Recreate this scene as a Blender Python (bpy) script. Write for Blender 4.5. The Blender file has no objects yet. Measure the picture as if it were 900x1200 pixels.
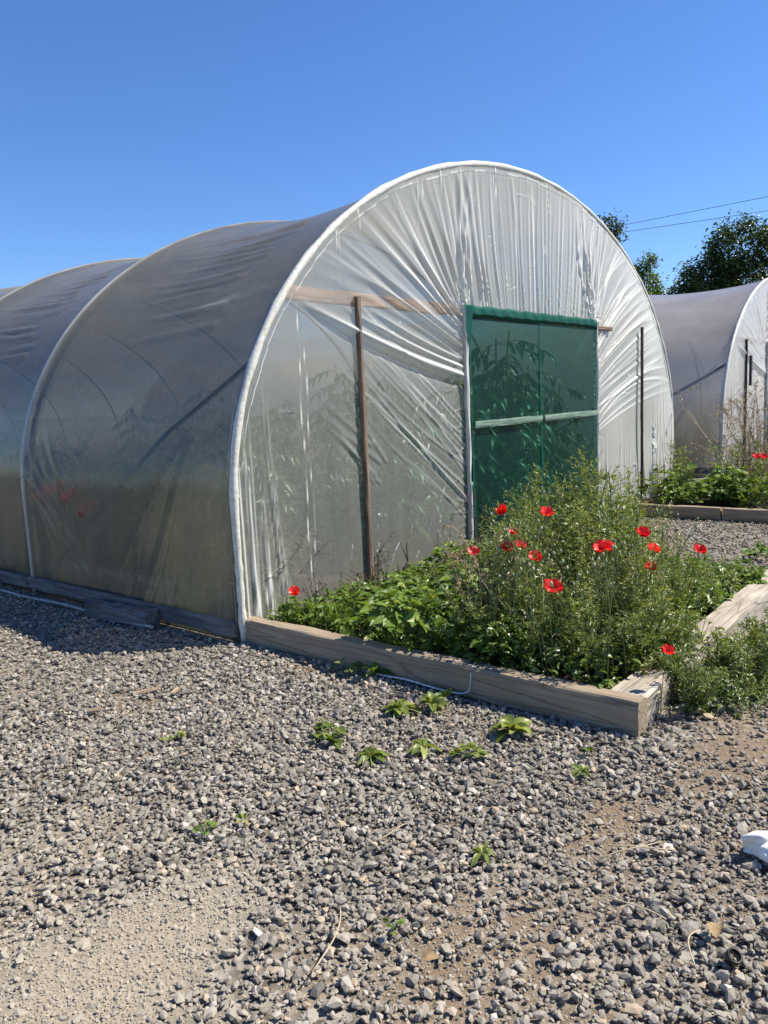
import bpy, bmesh, math, random
import numpy as np
from mathutils import Vector, Matrix

random.seed(7)
RNG = np.random.default_rng(11)
PI = math.pi
S = bpy.context.scene
COL = S.collection

# ------------------------------------------------------------------ layout (metres)
CAM_H = 1.6
XL, Y0, HALF = 3.34, 4.073, 4.215          # left foot of the near tunnel, its end plane, half its width
XC = XL + HALF
DOOR_H, DOOR_W, POST = 2.372, 1.414, 2.869  # door head, half door width, offset of the batten posts
BAY = 2.93                                  # hoop spacing
SUN_AZ, SUN_EL = math.radians(134), math.radians(52)

# ------------------------------------------------------------------ mesh helpers
def new_obj(name, me, mat=None, parent=None, smooth=True):
    o = bpy.data.objects.new(name, me)
    COL.objects.link(o)
    if mat is not None:
        me.materials.append(mat)
    if parent is not None:
        o.parent = parent
    return o


def raw_mesh(name, verts, faces, attrs=None, smooth=True, fattrs=None):
    """verts Nx3; faces: list of integer arrays (Mx3 or Mx4); attrs: per vertex floats; fattrs: per face floats"""
    me = bpy.data.meshes.new(name)
    v = np.ascontiguousarray(verts, dtype=np.float32)
    me.vertices.add(len(v))
    me.vertices.foreach_set('co', v.ravel())
    idx, starts, n = [], [], 0
    for f in faces:
        f = np.asarray(f, dtype=np.int32)
        if f.size == 0:
            continue
        idx.append(f.ravel())
        starts.append(n + np.arange(len(f), dtype=np.int32) * f.shape[1])
        n += f.size
    idx = np.concatenate(idx)
    starts = np.concatenate(starts).astype(np.int32)
    me.loops.add(n)
    me.loops.foreach_set('vertex_index', idx)
    me.polygons.add(len(starts))
    me.polygons.foreach_set('loop_start', starts)
    if smooth:
        me.polygons.foreach_set('use_smooth', np.ones(len(starts), dtype=bool))
    else:
        me.polygons.foreach_set('use_smooth', np.zeros(len(starts), dtype=bool))
    me.update(calc_edges=True)
    for k, a in (attrs or {}).items():
        at = me.attributes.new(k, 'FLOAT', 'POINT')
        at.data.foreach_set('value', np.asarray(a, dtype=np.float32))
    for k, a in (fattrs or {}).items():
        at = me.attributes.new(k, 'FLOAT', 'FACE')
        at.data.foreach_set('value', np.asarray(a, dtype=np.float32))
    return me


class MB:
    """collects pieces (verts, faces, value per vertex) for ONE mesh object"""
    def __init__(self):
        self.v, self.t, self.q, self.a, self.n = [], [], [], [], 0

    def add(self, v, f, val=0.5):
        v = np.asarray(v, dtype=float).reshape(-1, 3)
        f = np.asarray(f, dtype=int)
        (self.t if f.shape[1] == 3 else self.q).append(f + self.n)
        self.v.append(v)
        a = np.asarray(val, dtype=float)
        self.a.append(np.full(len(v), a) if a.ndim == 0 else a)
        self.n += len(v)

    def tube(self, path, rad, n=6, val=0.5, cap=True):
        p = np.asarray(path, dtype=float)
        r = np.full(len(p), rad) if np.isscalar(rad) else np.asarray(rad, dtype=float)
        tan = np.gradient(p, axis=0)
        tan /= np.linalg.norm(tan, axis=1)[:, None] + 1e-12
        ref = np.array([0, 0, 1.0]) if abs(tan[0][2]) < .9 else np.array([1.0, 0, 0])
        u = np.cross(tan[0], ref); u /= np.linalg.norm(u)
        vs = []
        for i in range(len(p)):
            u = u - tan[i] * (u @ tan[i]); u /= np.linalg.norm(u) + 1e-12
            w = np.cross(tan[i], u)
            a = np.linspace(0, 2 * PI, n, endpoint=False)
            vs.append(p[i] + r[i] * (np.cos(a)[:, None] * u + np.sin(a)[:, None] * w))
        vs = np.concatenate(vs)
        i, j = np.meshgrid(np.arange(len(p) - 1), np.arange(n), indexing='ij')
        a = i * n + j; b = i * n + (j + 1) % n
        self.add(vs, np.stack([a, b, b + n, a + n], -1).reshape(-1, 4), val)
        if cap:
            base = self.n - len(vs)
            for k, flip in ((0, True), (len(p) - 1, False)):
                ring = [base + k * n + j for j in range(n)]
                if flip: ring = ring[::-1]
                tri = [(ring[0], ring[j], ring[j + 1]) for j in range(1, n - 1)]
                self.t.append(np.array(tri, dtype=int))

    def box(self, lo, hi, val=0.5):
        lo, hi = np.array(lo, float), np.array(hi, float)
        v = np.array([[(lo, hi)[(k >> 0) & 1][0], (lo, hi)[(k >> 1) & 1][1], (lo, hi)[(k >> 2) & 1][2]] for k in range(8)])
        self.add(v, [[0, 2, 3, 1], [4, 5, 7, 6], [0, 1, 5, 4], [2, 6, 7, 3], [0, 4, 6, 2], [1, 3, 7, 5]], val)

    def leaves(self, base, direc, length, width, val, droop=0.3, fold=0.25, rows=2, shape=1.0, up=None, roll=None):
        """many leaves at once. base Nx3, direc Nx3 unit, length N, width N"""
        base = np.asarray(base, float); d = np.asarray(direc, float)
        N = len(base)
        if N == 0: return
        d = d / (np.linalg.norm(d, axis=1)[:, None] + 1e-9)
        L = np.broadcast_to(np.asarray(length, float), (N,)); W = np.broadcast_to(np.asarray(width, float), (N,))
        upv = np.array([0, 0, 1.0]) if up is None else up
        side = np.cross(d, np.broadcast_to(upv, d.shape))
        sn = np.linalg.norm(side, axis=1)
        bad = sn < 1e-3
        side[bad] = [1, 0, 0]
        side /= np.linalg.norm(side, axis=1)[:, None]
        nrm = np.cross(side, d)
        if roll is None: roll = RNG.normal(0, .5, N)
        side, nrm = (side * np.cos(roll)[:, None] + nrm * np.sin(roll)[:, None]), (nrm * np.cos(roll)[:, None] - side * np.sin(roll)[:, None])
        ts = np.linspace(0, 1, rows + 1)
        prof = np.sin(PI * np.clip(ts, 0, 1) ** shape) ** .8
        prof[0], prof[-1] = .12, .03
        vs = np.zeros((N, rows + 1, 3, 3))
        for k, t in enumerate(ts):
            c = base + d * (L * t)[:, None] + np.array([0, 0, -1.0]) * (L * droop * t * t)[:, None]
            h = (W * .5 * prof[k])[:, None]
            vs[:, k, 0] = c - side * h + nrm * h * fold * 2
            vs[:, k, 1] = c
            vs[:, k, 2] = c + side * h + nrm * h * fold * 2
        per = (rows + 1) * 3
        q = []
        for k in range(rows):
            for s in range(2):
                a = k * 3 + s
                q.append([a, a + 1, a + 4, a + 3])
        q = np.array(q)
        f = (np.arange(N) * per)[:, None, None] + q[None]
        v = np.broadcast_to(np.asarray(val, float), (N,))
        self.add(vs.reshape(-1, 3), f.reshape(-1, 4), np.repeat(v, per))

    def mesh(self, name, smooth=True):
        fs = []
        if self.t: fs.append(np.concatenate(self.t))
        if self.q: fs.append(np.concatenate(self.q))
        return raw_mesh(name, np.concatenate(self.v), fs, {'v': np.concatenate(self.a)}, smooth)

    def build(self, name, mat, parent=None, smooth=True):
        return new_obj(name, self.mesh(name, smooth), mat, parent)


def tag(o, label=None, cat=None, group=None, kind=None):
    if label: o['label'] = label
    if cat: o['category'] = cat
    if group: o['group'] = group
    if kind: o['kind'] = kind
    return o


def thing(name, label, cat, loc=(0, 0, 0), rz=0, group=None):
    o = bpy.data.objects.new(name, None)
    o.empty_display_size = .1
    COL.objects.link(o)
    o.location = loc
    o.rotation_euler = (0, 0, rz)
    return tag(o, label, cat, group)


def dup(root, loc, rz=0, sc=1.0, label=None, group=None, tilt=(0, 0)):
    r = root.copy(); COL.objects.link(r)
    r.location = loc; r.rotation_euler = (tilt[0], tilt[1], rz)
    r.scale = (sc, sc, sc) if np.isscalar(sc) else sc
    if label: r['label'] = label
    if group: r['group'] = group
    for ch in list(root.children):
        c = ch.copy(); COL.objects.link(c); c.parent = r
        for g in ch.children:
            d = g.copy(); COL.objects.link(d); d.parent = c
    return r


def vnoise(x, y, seed=0):
    """smooth value noise on arrays"""
    xi, yi = np.floor(x).astype(np.int64), np.floor(y).astype(np.int64)
    xf, yf = x - xi, y - yi
    xf = xf * xf * (3 - 2 * xf); yf = yf * yf * (3 - 2 * yf)
    def h(a, b):
        n = (a * 374761393 + b * 668265263 + seed * 144665) & 0x7fffffff
        n = ((n ^ (n >> 13)) * 1274126177) & 0x7fffffff
        return ((n ^ (n >> 16)) & 0xffff) / 65535.0
    return (h(xi, yi) * (1 - xf) + h(xi + 1, yi) * xf) * (1 - yf) + (h(xi, yi + 1) * (1 - xf) + h(xi + 1, yi + 1) * xf) * yf


# ------------------------------------------------------------------ materials
def mat(name):
    m = bpy.data.materials.new(name)
    m.use_nodes = True
    nt = m.node_tree
    for n in list(nt.nodes): nt.nodes.remove(n)
    out = nt.nodes.new('ShaderNodeOutputMaterial')
    return m, nt, out


def N(nt, kind, **kw):
    n = nt.nodes.new('ShaderNode' + kind)
    for k, v in kw.items():
        if k.startswith('i_'):
            n.inputs[int(k[2:]) if k[2:].isdigit() else k[2:]].default_value = v
        else:
            setattr(n, k, v)
    return n


def lk(nt, a, b): nt.links.new(a, b)


def math_node(nt, op, a, b=None, clamp=False):
    n = nt.nodes.new('ShaderNodeMath'); n.operation = op; n.use_clamp = clamp
    for i, x in enumerate((a, b)):
        if x is None: continue
        if isinstance(x, (int, float)): n.inputs[i].default_value = x
        else: nt.links.new(x, n.inputs[i])
    return n.outputs[0]


def ramp(nt, fac, stops):
    r = nt.nodes.new('ShaderNodeValToRGB')
    el = r.color_ramp.elements
    while len(el) < len(stops): el.new(.5)
    for e, (p, c) in zip(el, stops):
        e.position = p; e.color = (*c, 1) if len(c) == 3 else c
    nt.links.new(fac, r.inputs[0])
    return r.outputs[0]


def noise(nt, vec, scale, detail=4, rough=.55, dist=0):
    n = nt.nodes.new('ShaderNodeTexNoise')
    n.inputs['Scale'].default_value = scale; n.inputs['Detail'].default_value = detail
    n.inputs['Roughness'].default_value = rough; n.inputs['Distortion'].default_value = dist
    if vec is not None: nt.links.new(vec, n.inputs['Vector'])
    return n.outputs['Fac']


def mixc(nt, fac, a, b, mode='MIX'):
    n = nt.nodes.new('ShaderNodeMix'); n.data_type = 'RGBA'; n.blend_type = mode
    if isinstance(fac, (int, float)): n.inputs[0].default_value = fac
    else: nt.links.new(fac, n.inputs[0])
    for i, x in ((6, a), (7, b)):
        if isinstance(x, tuple): n.inputs[i].default_value = (*x, 1)
        else: nt.links.new(x, n.inputs[i])
    return n.outputs[2]


def objco(nt, scale=(1, 1, 1)):
    t = nt.nodes.new('ShaderNodeTexCoord')
    mp = nt.nodes.new('ShaderNodeMapping')
    mp.inputs['Scale'].default_value = scale
    nt.links.new(t.outputs['Object'], mp.inputs['Vector'])
    return mp.outputs[0]


def attr(nt, name):
    a = nt.nodes.new('ShaderNodeAttribute'); a.attribute_name = name
    return a.outputs['Fac']


def principled(nt, out, color, rough=.7, bump=None, bstr=.3, bdist=.01, spec=.4, metal=0):
    p = nt.nodes.new('ShaderNodeBsdfPrincipled')
    if isinstance(color, tuple): p.inputs['Base Color'].default_value = (*color, 1)
    else: nt.links.new(color, p.inputs['Base Color'])
    if isinstance(rough, (int, float)): p.inputs['Roughness'].default_value = rough
    else: nt.links.new(rough, p.inputs['Roughness'])
    p.inputs['Specular IOR Level'].default_value = spec
    p.inputs['Metallic'].default_value = metal
    if bump is not None:
        b = nt.nodes.new('ShaderNodeBump'); b.inputs['Strength'].default_value = bstr; b.inputs['Distance'].default_value = bdist
        nt.links.new(bump, b.inputs['Height']); nt.links.new(b.outputs[0], p.inputs['Normal'])
    nt.links.new(p.outputs[0], out.inputs[0])
    return p


def leaf_mat(name, stops, transl=.35, gloss=.06, rough=.35, rand=.25):
    m, nt, out = mat(name)
    oi = nt.nodes.new('ShaderNodeObjectInfo')
    f = math_node(nt, 'ADD', attr(nt, 'v'), math_node(nt, 'MULTIPLY', math_node(nt, 'SUBTRACT', oi.outputs['Random'], .5), rand), True)
    c = ramp(nt, f, stops)
    d = N(nt, 'BsdfDiffuse'); t = N(nt, 'BsdfTranslucent'); g = N(nt, 'BsdfGlossy', i_Roughness=rough)
    lk(nt, c, d.inputs[0])
    tc = mixc(nt, 1.0, c, (1.25, 1.15, .45), 'MULTIPLY')
    lk(nt, tc, t.inputs[0])
    a = N(nt, 'MixShader', i_0=transl); lk(nt, d.outputs[0], a.inputs[1]); lk(nt, t.outputs[0], a.inputs[2])
    b = N(nt, 'MixShader', i_0=gloss); lk(nt, a.outputs[0], b.inputs[1]); lk(nt, g.outputs[0], b.inputs[2])
    lk(nt, b.outputs[0], out.inputs[0])
    return m


def film_mat(name, op0, tint=(.82, .84, .83), dirt_col=(.30, .26, .19), dirt_amt=.5, streak=(1, 1, 1), scale=2.0, transl=.5, gloss=.8, blur=.5, blur_r=.22):
    """polythene: part clear, part milky scatter, thicker where it is folded over ('fold'), with grime of its own"""
    m, nt, out = mat(name)
    fold = attr(nt, 'fold'); grime = attr(nt, 'grime')
    co = objco(nt, streak)
    n1 = noise(nt, co, scale, 6, .65)
    n2 = noise(nt, objco(nt), 14, 5, .7)
    spk = noise(nt, objco(nt), 60, 3, .6)
    d1 = ramp(nt, n1, [(.42, (0, 0, 0)), (.72, (1, 1, 1))])
    dirt = math_node(nt, 'MULTIPLY', math_node(nt, 'ADD', math_node(nt, 'MULTIPLY', d1, dirt_amt), math_node(nt, 'MULTIPLY', grime, math_node(nt, 'ADD', n2, .25))), 1.0, True)
    scuff = ramp(nt, spk, [(.60, (0, 0, 0)), (.75, (1, 1, 1))])
    lw = N(nt, 'LayerWeight', i_Blend=.5)
    fac = lw.outputs['Facing']
    f5 = math_node(nt, 'POWER', fac, 5)
    op = math_node(nt, 'ADD', op0, math_node(nt, 'MULTIPLY', fold, .75))
    op = math_node(nt, 'ADD', op, math_node(nt, 'MULTIPLY', dirt, .30))
    op = math_node(nt, 'ADD', op, math_node(nt, 'MULTIPLY', scuff, .06))
    op = math_node(nt, 'ADD', op, math_node(nt, 'MULTIPLY', math_node(nt, 'SUBTRACT', n2, .5), .12))
    op = math_node(nt, 'ADD', op, math_node(nt, 'MULTIPLY', math_node(nt, 'POWER', fac, 3), .35), True)
    c = mixc(nt, dirt, tint, dirt_col)
    c = mixc(nt, attr(nt, 'algae'), c, (.20, .20, .125))
    op = math_node(nt, 'ADD', op, math_node(nt, 'MULTIPLY', attr(nt, 'algae'), .15), True)
    c = mixc(nt, math_node(nt, 'MULTIPLY', fold, .9, True), c, (.84, .84, .80))
    bp_ = N(nt, 'Bump', i_Strength=.25, i_Distance=.006)
    hh = math_node(nt, 'ADD', noise(nt, co, scale * 6, 4, .6), math_node(nt, 'MULTIPLY', n2, .5))
    lk(nt, hh, bp_.inputs['Height'])
    d = N(nt, 'BsdfDiffuse'); t = N(nt, 'BsdfTranslucent'); tr = N(nt, 'BsdfTransparent'); g = N(nt, 'BsdfGlossy', i_Roughness=.16)
    tr.inputs[0].default_value = (.93, .95, .94, 1)
    for s in (d, t): lk(nt, c, s.inputs[0])
    lk(nt, bp_.outputs[0], g.inputs['Normal']); lk(nt, bp_.outputs[0], d.inputs['Normal'])
    a = N(nt, 'MixShader'); lk(nt, math_node(nt, 'MULTIPLY', transl, math_node(nt, 'SUBTRACT', 1.0, math_node(nt, 'MULTIPLY', fold, .65))), a.inputs[0]); lk(nt, d.outputs[0], a.inputs[1]); lk(nt, t.outputs[0], a.inputs[2])
    b = N(nt, 'MixShader'); lk(nt, op, b.inputs[0])
    rf = N(nt, 'BsdfRefraction', i_Roughness=blur_r, i_IOR=1.06); rf.inputs[0].default_value = (.93, .95, .93, 1)
    cl = N(nt, 'MixShader', i_0=blur); lk(nt, tr.outputs[0], cl.inputs[1]); lk(nt, rf.outputs[0], cl.inputs[2]); lk(nt, cl.outputs[0], b.inputs[1]); lk(nt, a.outputs[0], b.inputs[2])
    sch = math_node(nt, 'MULTIPLY', math_node(nt, 'ADD', .05, math_node(nt, 'MULTIPLY', f5, .6)), gloss)
    e = N(nt, 'MixShader'); lk(nt, sch, e.inputs[0]); lk(nt, b.outputs[0], e.inputs[1]); lk(nt, g.outputs[0], e.inputs[2])
    lk(nt, e.outputs[0], out.inputs[0])
    return m


def wood_mat(name, c0, c1, c2, bstr=.5):
    """grain runs along local X"""
    m, nt, out = mat(name)
    g1 = noise(nt, objco(nt, (1.2, 22, 22)), 2.2, 6, .65, .6)
    g2 = noise(nt, objco(nt, (.6, 60, 60)), 3, 4, .6)
    bl = noise(nt, objco(nt, (1, 2, 2)), 2.5, 5, .6)
    c = ramp(nt, g1, [(.25, c0), (.5, c1), (.75, c2)])
    c = mixc(nt, ramp(nt, bl, [(.35, (.0, .0, .0)), (.75, (.65, .65, .65))]), c, c0)
    knots = N(nt, 'TexVoronoi', i_Scale=2.2); lk(nt, objco(nt, (.9, 3.4, 3.4)), knots.inputs['Vector'])
    kk = ramp(nt, knots.outputs['Distance'], [(.0, (1, 1, 1)), (.09, (0, 0, 0))])
    c = mixc(nt, math_node(nt, 'MULTIPLY', kk, .55), c, (.05, .038, .028))
    h = math_node(nt, 'ADD', g1, math_node(nt, 'MULTIPLY', g2, .6))
    crk = N(nt, 'TexVoronoi', i_Scale=1.6, feature='DISTANCE_TO_EDGE'); lk(nt, objco(nt, (.5, 9, 9)), crk.inputs['Vector'])
    ck = ramp(nt, crk.outputs['Distance'], [(.0, (1, 1, 1)), (.035, (0, 0, 0))])
    c = mixc(nt, math_node(nt, 'MULTIPLY', ck, .45), c, (.045, .035, .027))
    h = math_node(nt, 'SUBTRACT', h, math_node(nt, 'MULTIPLY', ck, .6))
    principled(nt, out, c, .85, h, bstr, .008, .2)
    return m


M = {}
# --- gravel stones: one colour per stone
m, nt, out = mat('gravel_stone')
c = ramp(nt, attr(nt, 'v'), [(.0, (.088, .079, .065)), (.3, (.205, .186, .155)), (.6, (.33, .302, .254)), (.82, (.45, .416, .355)), (.92, (.42, .315, .20)), (1, (.66, .62, .54))])
n = noise(nt, objco(nt), 55, 4, .7)
c = mixc(nt, .55, c, mixc(nt, n, (.35, .35, .36), (1.35, 1.33, 1.3)), 'MULTIPLY')
dust = noise(nt, objco(nt), 2.2, 4, .6)
c = mixc(nt, attr(nt, 'dusty'), c, mixc(nt, n, (.25, .218, .17), (.42, .375, .305)))
c = mixc(nt, math_node(nt, 'MULTIPLY', ramp(nt, dust, [(.45, (0, 0, 0)), (.7, (1, 1, 1))]), .28), c, (.40, .35, .28))
principled(nt, out, c, .82, noise(nt, objco(nt), 140, 3, .6), .35, .004, .3)
M['stone'] = m

# --- ground: dusty fines with soil patches, fine crushed stone beyond the modelled stones
m, nt, out = mat('yard_ground')
co = objco(nt)
big = noise(nt, co, .9, 5, .6)
fine = N(nt, 'TexVoronoi', i_Scale=42.0); lk(nt, co, fine.inputs['Vector'])
grit = noise(nt, co, 160, 3, .7)
stones = ramp(nt, fine.outputs['Color'], [(.1, (.09, .08, .066)), (.55, (.20, .18, .15)), (.95, (.40, .37, .32))])
soil = ramp(nt, grit, [(.3, (.11, .078, .05)), (.55, (.215, .16, .105)), (.8, (.33, .26, .185))])
sand = ramp(nt, grit, [(.25, (.20, .17, .128)), (.5, (.31, .265, .20)), (.8, (.41, .36, .28))])
sm = attr(nt, 'sand'); so = attr(nt, 'soil')
c = mixc(nt, ramp(nt, big, [(.45, (0, 0, 0)), (.65, (.8, .8, .8))]), stones, mixc(nt, .5, stones, soil))
c = mixc(nt, so, c, soil)
c = mixc(nt, sm, c, sand)
h = math_node(nt, 'ADD', fine.outputs['Distance'], math_node(nt, 'ADD', math_node(nt, 'MULTIPLY', grit, .5), noise(nt, co, 30, 4, .6)))
principled(nt, out, c, .95, h, .5, .010, .15)
M['ground'] = m

m, nt, out = mat('soil')
co = objco(nt)
g = noise(nt, co, 45, 6, .7)
principled(nt, out, ramp(nt, g, [(.3, (.03, .022, .016)), (.6, (.085, .062, .042)), (.85, (.16, .125, .09))]), .95, g, 1.0, .03, .1)
M['soil'] = m

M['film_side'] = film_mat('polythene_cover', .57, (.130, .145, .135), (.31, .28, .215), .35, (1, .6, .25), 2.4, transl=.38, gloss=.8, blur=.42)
M['film_end'] = film_mat('polythene_end_sheet', .23, (.83, .85, .79), (.42, .41, .28), .30, (3, 1, .5), 2.0, transl=.42, gloss=.5, blur=.2)
M['film_far'] = film_mat('polythene_far_cover', .82, (.56, .535, .52), (.22, .18, .15), .25, (1, .6, .25), 1.6, transl=.5)
M['film_far_end'] = film_mat('polythene_far_end_sheet', .42, (.80, .80, .80), (.40, .33, .25), .3, (3, 1, .5), 2.0, transl=.5)

m, nt, out = mat('wrapped_hoop')
n = noise(nt, objco(nt), 30, 4, .7)
principled(nt, out, ramp(nt, n, [(.25, (.38, .37, .30)), (.5, (.62, .61, .53)), (.8, (.78, .77, .70))]), .45, n, .4, .006, .5)
M['hoop'] = m
m, nt, out = mat('galvanised_tube')
n = noise(nt, objco(nt), 20, 4, .6)
principled(nt, out, ramp(nt, n, [(.3, (.40, .41, .40)), (.7, (.55, .56, .55))]), .6, None, spec=.4, metal=.0)
M['steel'] = m
m, nt, out = mat('dark_steel')
principled(nt, out, (.035, .035, .037), .6)
M['darksteel'] = m

M['sleeper'] = wood_mat('weathered_timber', (.21, .165, .115), (.33, .265, .185), (.43, .355, .26))
M['sleeper_pale'] = wood_mat('bleached_timber', (.20, .17, .135), (.44, .39, .32), (.60, .54, .455))
M['rail_wood'] = wood_mat('grey_plank', (.06, .058, .056), (.17, .165, .16), (.30, .29, .28))
M['batten'] = wood_mat('brown_batten', (.09, .06, .042), (.24, .17, .125), (.42, .34, .28), .3)
M['batten_dark'] = wood_mat('dark_batten', (.03, .024, .02), (.09, .07, .06), (.2, .16, .14), .3)
M['rail_pink'] = wood_mat('fresh_pine', (.34, .20, .14), (.55, .37, .27), (.68, .50, .39), .3)
M['jamb'] = wood_mat('white_jamb', (.42, .39, .34), (.66, .64, .60), (.78, .77, .74), .3)

# green shade net: threads with open gaps
m, nt, out = mat('green_shade_net')
co = objco(nt)
n = noise(nt, objco(nt, (6, 1, .5)), 2.5, 5, .6)
lay = attr(nt, 'fold')
d = N(nt, 'BsdfDiffuse'); t = N(nt, 'BsdfTranslucent'); tr = N(nt, 'BsdfTransparent'); g = N(nt, 'BsdfGlossy', i_Roughness=.4)
c = ramp(nt, n, [(.3, (.002, .034, .026)), (.7, (.004, .058, .043))])
c = mixc(nt, lay, c, (.012, .13, .098))
lk(nt, c, d.inputs[0]); lk(nt, c, t.inputs[0])
tr.inputs[0].default_value = (.55, .95, .85, 1)
a = N(nt, 'MixShader', i_0=.35); lk(nt, d.outputs[0], a.inputs[1]); lk(nt, t.outputs[0], a.inputs[2])
b = N(nt, 'MixShader'); lk(nt, math_node(nt, 'ADD', math_node(nt, 'MULTIPLY', lay, .32), .62, True), b.inputs[0])
lk(nt, tr.outputs[0], b.inputs[1]); lk(nt, a.outputs[0], b.inputs[2])
e = N(nt, 'MixShader', i_0=.03); lk(nt, b.outputs[0], e.inputs[1]); lk(nt, g.outputs[0], e.inputs[2])
lk(nt, e.outputs[0], out.inputs[0])
M['net'] = m
M['net_rail'] = wood_mat('greenish_rail', (.10, .17, .13), (.20, .29, .23), (.30, .39, .32), .3)

G1 = [(.0, (.045, .08, .016)), (.35, (.105, .175, .033)), (.7, (.19, .26, .052)), (1, (.27, .33, .09))]
G2 = [(.0, (.05, .10, .018)), (.4, (.125, .215, .037)), (.75, (.20, .30, .056)), (1, (.30, .38, .11))]
G3 = [(.0, (.08, .12, .026)), (.5, (.19, .25, .06)), (.85, (.32, .36, .11)), (1, (.42, .38, .17))]
G4 = [(.0, (.018, .038, .014)), (.5, (.055, .095, .032)), (.85, (.105, .155, .052)), (1, (.16, .19, .08))]
M['leaf_feather'] = leaf_mat('feathery_leaf', [(.0, (.045, .08, .019)), (.35, (.13, .185, .046)), (.7, (.23, .285, .08)), (1, (.36, .38, .16))], .42, .05)
M['leaf_sprig'] = leaf_mat('sprig_leaf', [(.0, (.07, .11, .025)), (.4, (.17, .23, .055)), (.75, (.28, .33, .095)), (1, (.42, .42, .19))], .42, .04)
M['leaf_bright'] = leaf_mat('bright_leaf', G2, .4, .03, .45)
M['leaf_ground'] = leaf_mat('ground_leaf', G1, .3, .05)
M['leaf_yard'] = leaf_mat('yard_weed_leaf', G3, .35, .02)
M['leaf_tree'] = leaf_mat('tree_leaf', G4, .25, .05, rand=.15)
M['leaf_crop'] = leaf_mat('crop_leaf', [(.0, (.03, .07, .02)), (.5, (.07, .15, .04)), (1, (.16, .26, .08))], .45, .05)
M['dry'] = leaf_mat('dry_stalk', [(.0, (.12, .09, .06)), (.5, (.32, .245, .155)), (1, (.56, .46, .30))], .1, .03)
M['twig'] = leaf_mat('dark_twig', [(.0, (.025, .018, .015)), (.5, (.065, .045, .035)), (1, (.13, .10, .075))], .0, .03)
M['stem'] = leaf_mat('green_stem', [(.0, (.05, .08, .03)), (.6, (.13, .18, .06)), (1, (.22, .25, .1))], .1, .05)
M['petal'] = leaf_mat('poppy_petal', [(.0, (.45, .004, .004)), (.5, (.78, .012, .008)), (1, (.86, .035, .015))], .4, .04, .4, .5)
M['petal_pink'] = leaf_mat('fading_petal', [(.0, (.42, .01, .02)), (.5, (.66, .03, .05)), (1, (.8, .09, .1))], .4, .04, .4, .4)
M['poppy_heart'] = leaf_mat('poppy_heart', [(.0, (.008, .006, .008)), (1, (.03, .03, .02))], .0, .03)
M['bud'] = leaf_mat('seed_head', [(.0, (.16, .21, .10)), (1, (.42, .46, .28))], .1, .04)
M['white_flower'] = leaf_mat('white_flower', [(.0, (.6, .6, .55)), (1, (.8, .8, .76))], .2, .03)

m, nt, out = mat('bark')
n = noise(nt, objco(nt, (6, 6, 1)), 4, 5, .6)
principled(nt, out, ramp(nt, n, [(.3, (.03, .024, .018)), (.7, (.10, .08, .06))]), .9, n, .6, .03, .1)
M['bark'] = m
m, nt, out = mat('white_cloth')
n = noise(nt, objco(nt), 40, 4, .6)
principled(nt, out, ramp(nt, n, [(.3, (.62, .60, .56)), (.7, (.82, .80, .76))]), .9, noise(nt, objco(nt), 180, 3, .6), .4, .004, .1)
M['cloth'] = m
m, nt, out = mat('twine')
w = N(nt, 'TexWave', i_Scale=60.0); lk(nt, objco(nt, (1, 1, 1)), w.inputs['Vector'])
principled(nt, out, ramp(nt, w.outputs['Fac'], [(.2, (.45, .45, .46)), (.6, (.8, .8, .8))]), .8)
M['twine'] = m
m, nt, out = mat('pale_pipe')
n = noise(nt, objco(nt), 9, 4, .6)
principled(nt, out, ramp(nt, n, [(.3, (.20, .20, .20)), (.7, (.42, .42, .41))]), .6)
M['pipe'] = m
m, nt, out = mat('black_plastic')
principled(nt, out, (.012, .012, .012), .4)
M['black'] = m
m, nt, out = mat('wire')
principled(nt, out, (.10, .11, .13), .6)
M['wire'] = m
m, nt, out = mat('dead_leaf')
n = noise(nt, objco(nt), 60, 3, .6)
principled(nt, out, ramp(nt, n, [(.3, (.22, .14, .07)), (.7, (.38, .27, .14))]), .8)
M['deadleaf'] = m
m, nt, out = mat('pale_litter_wood')
n = noise(nt, objco(nt, (30, 3, 3)), 3, 3, .6)
principled(nt, out, ramp(nt, n, [(.3, (.30, .22, .15)), (.7, (.46, .36, .26))]), .9)
M['chip'] = m

# ------------------------------------------------------------------ ground
SAND = [(1.06, 1.96, .34, .26, 1.0), (.85, 2.12, .34, .24, .6), (1.30, 2.02, .22, .16, .7), (.75, 1.7, .4, .3, .3), (1.2, 2.75, .35, .16, .30)]
SOIL = [(2.62, 1.11, .24, .12, .95), (1.75, 1.15, .36, .22, .8), (3.20, 3.2, .10, .34, .9), (2.31, 3.77, .16, .24, .6),
        (3.26, .89, .40, .18, .8), (8.6, 3.6, .75, .32, 1.0), (2.0, 3.74, .1, .14, .3), (3.05, 2.0, .14, .35, .45),
        (1.55, .75, .3, .25, .6), (2.05, 1.0, .3, .14, .55), (2.9, .7, .35, .14, .6), (2.45, .62, .2, .16, .5), (1.5, 1.5, .2, .16, .45), (1.0, 2.5, .3, .14, .5), (3.7, .9, .5, .16, .5), (7.9, 3.9, 1.2, .14, .9)]


def patch(x, y, L):
    r = np.zeros_like(x)
    for (cx, cy, rx, ry, s) in L:
        wob = 1 + .55 * (vnoise(x * 7 + cx * 9, y * 7, 3) - .5) + .4 * (vnoise(x * 19, y * 19, 5) - .5)
        dd = np.sqrt(((x - cx) / rx) ** 2 + ((y - cy) / ry) ** 2) / wob
        r = np.maximum(r, s * np.clip(1.7 - dd * 1.1, 0, 1))
    return r


def ground_h(x, y):
    return .022 * (vnoise(x * 1.4, y * 1.4, 8) - .5) + .02 * (vnoise(x * 3.7, y * 3.7, 9) - .5) * np.clip(patch(x, y, SAND) + .3, 0, 1) + .012 * patch(x, y, SAND)


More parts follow.
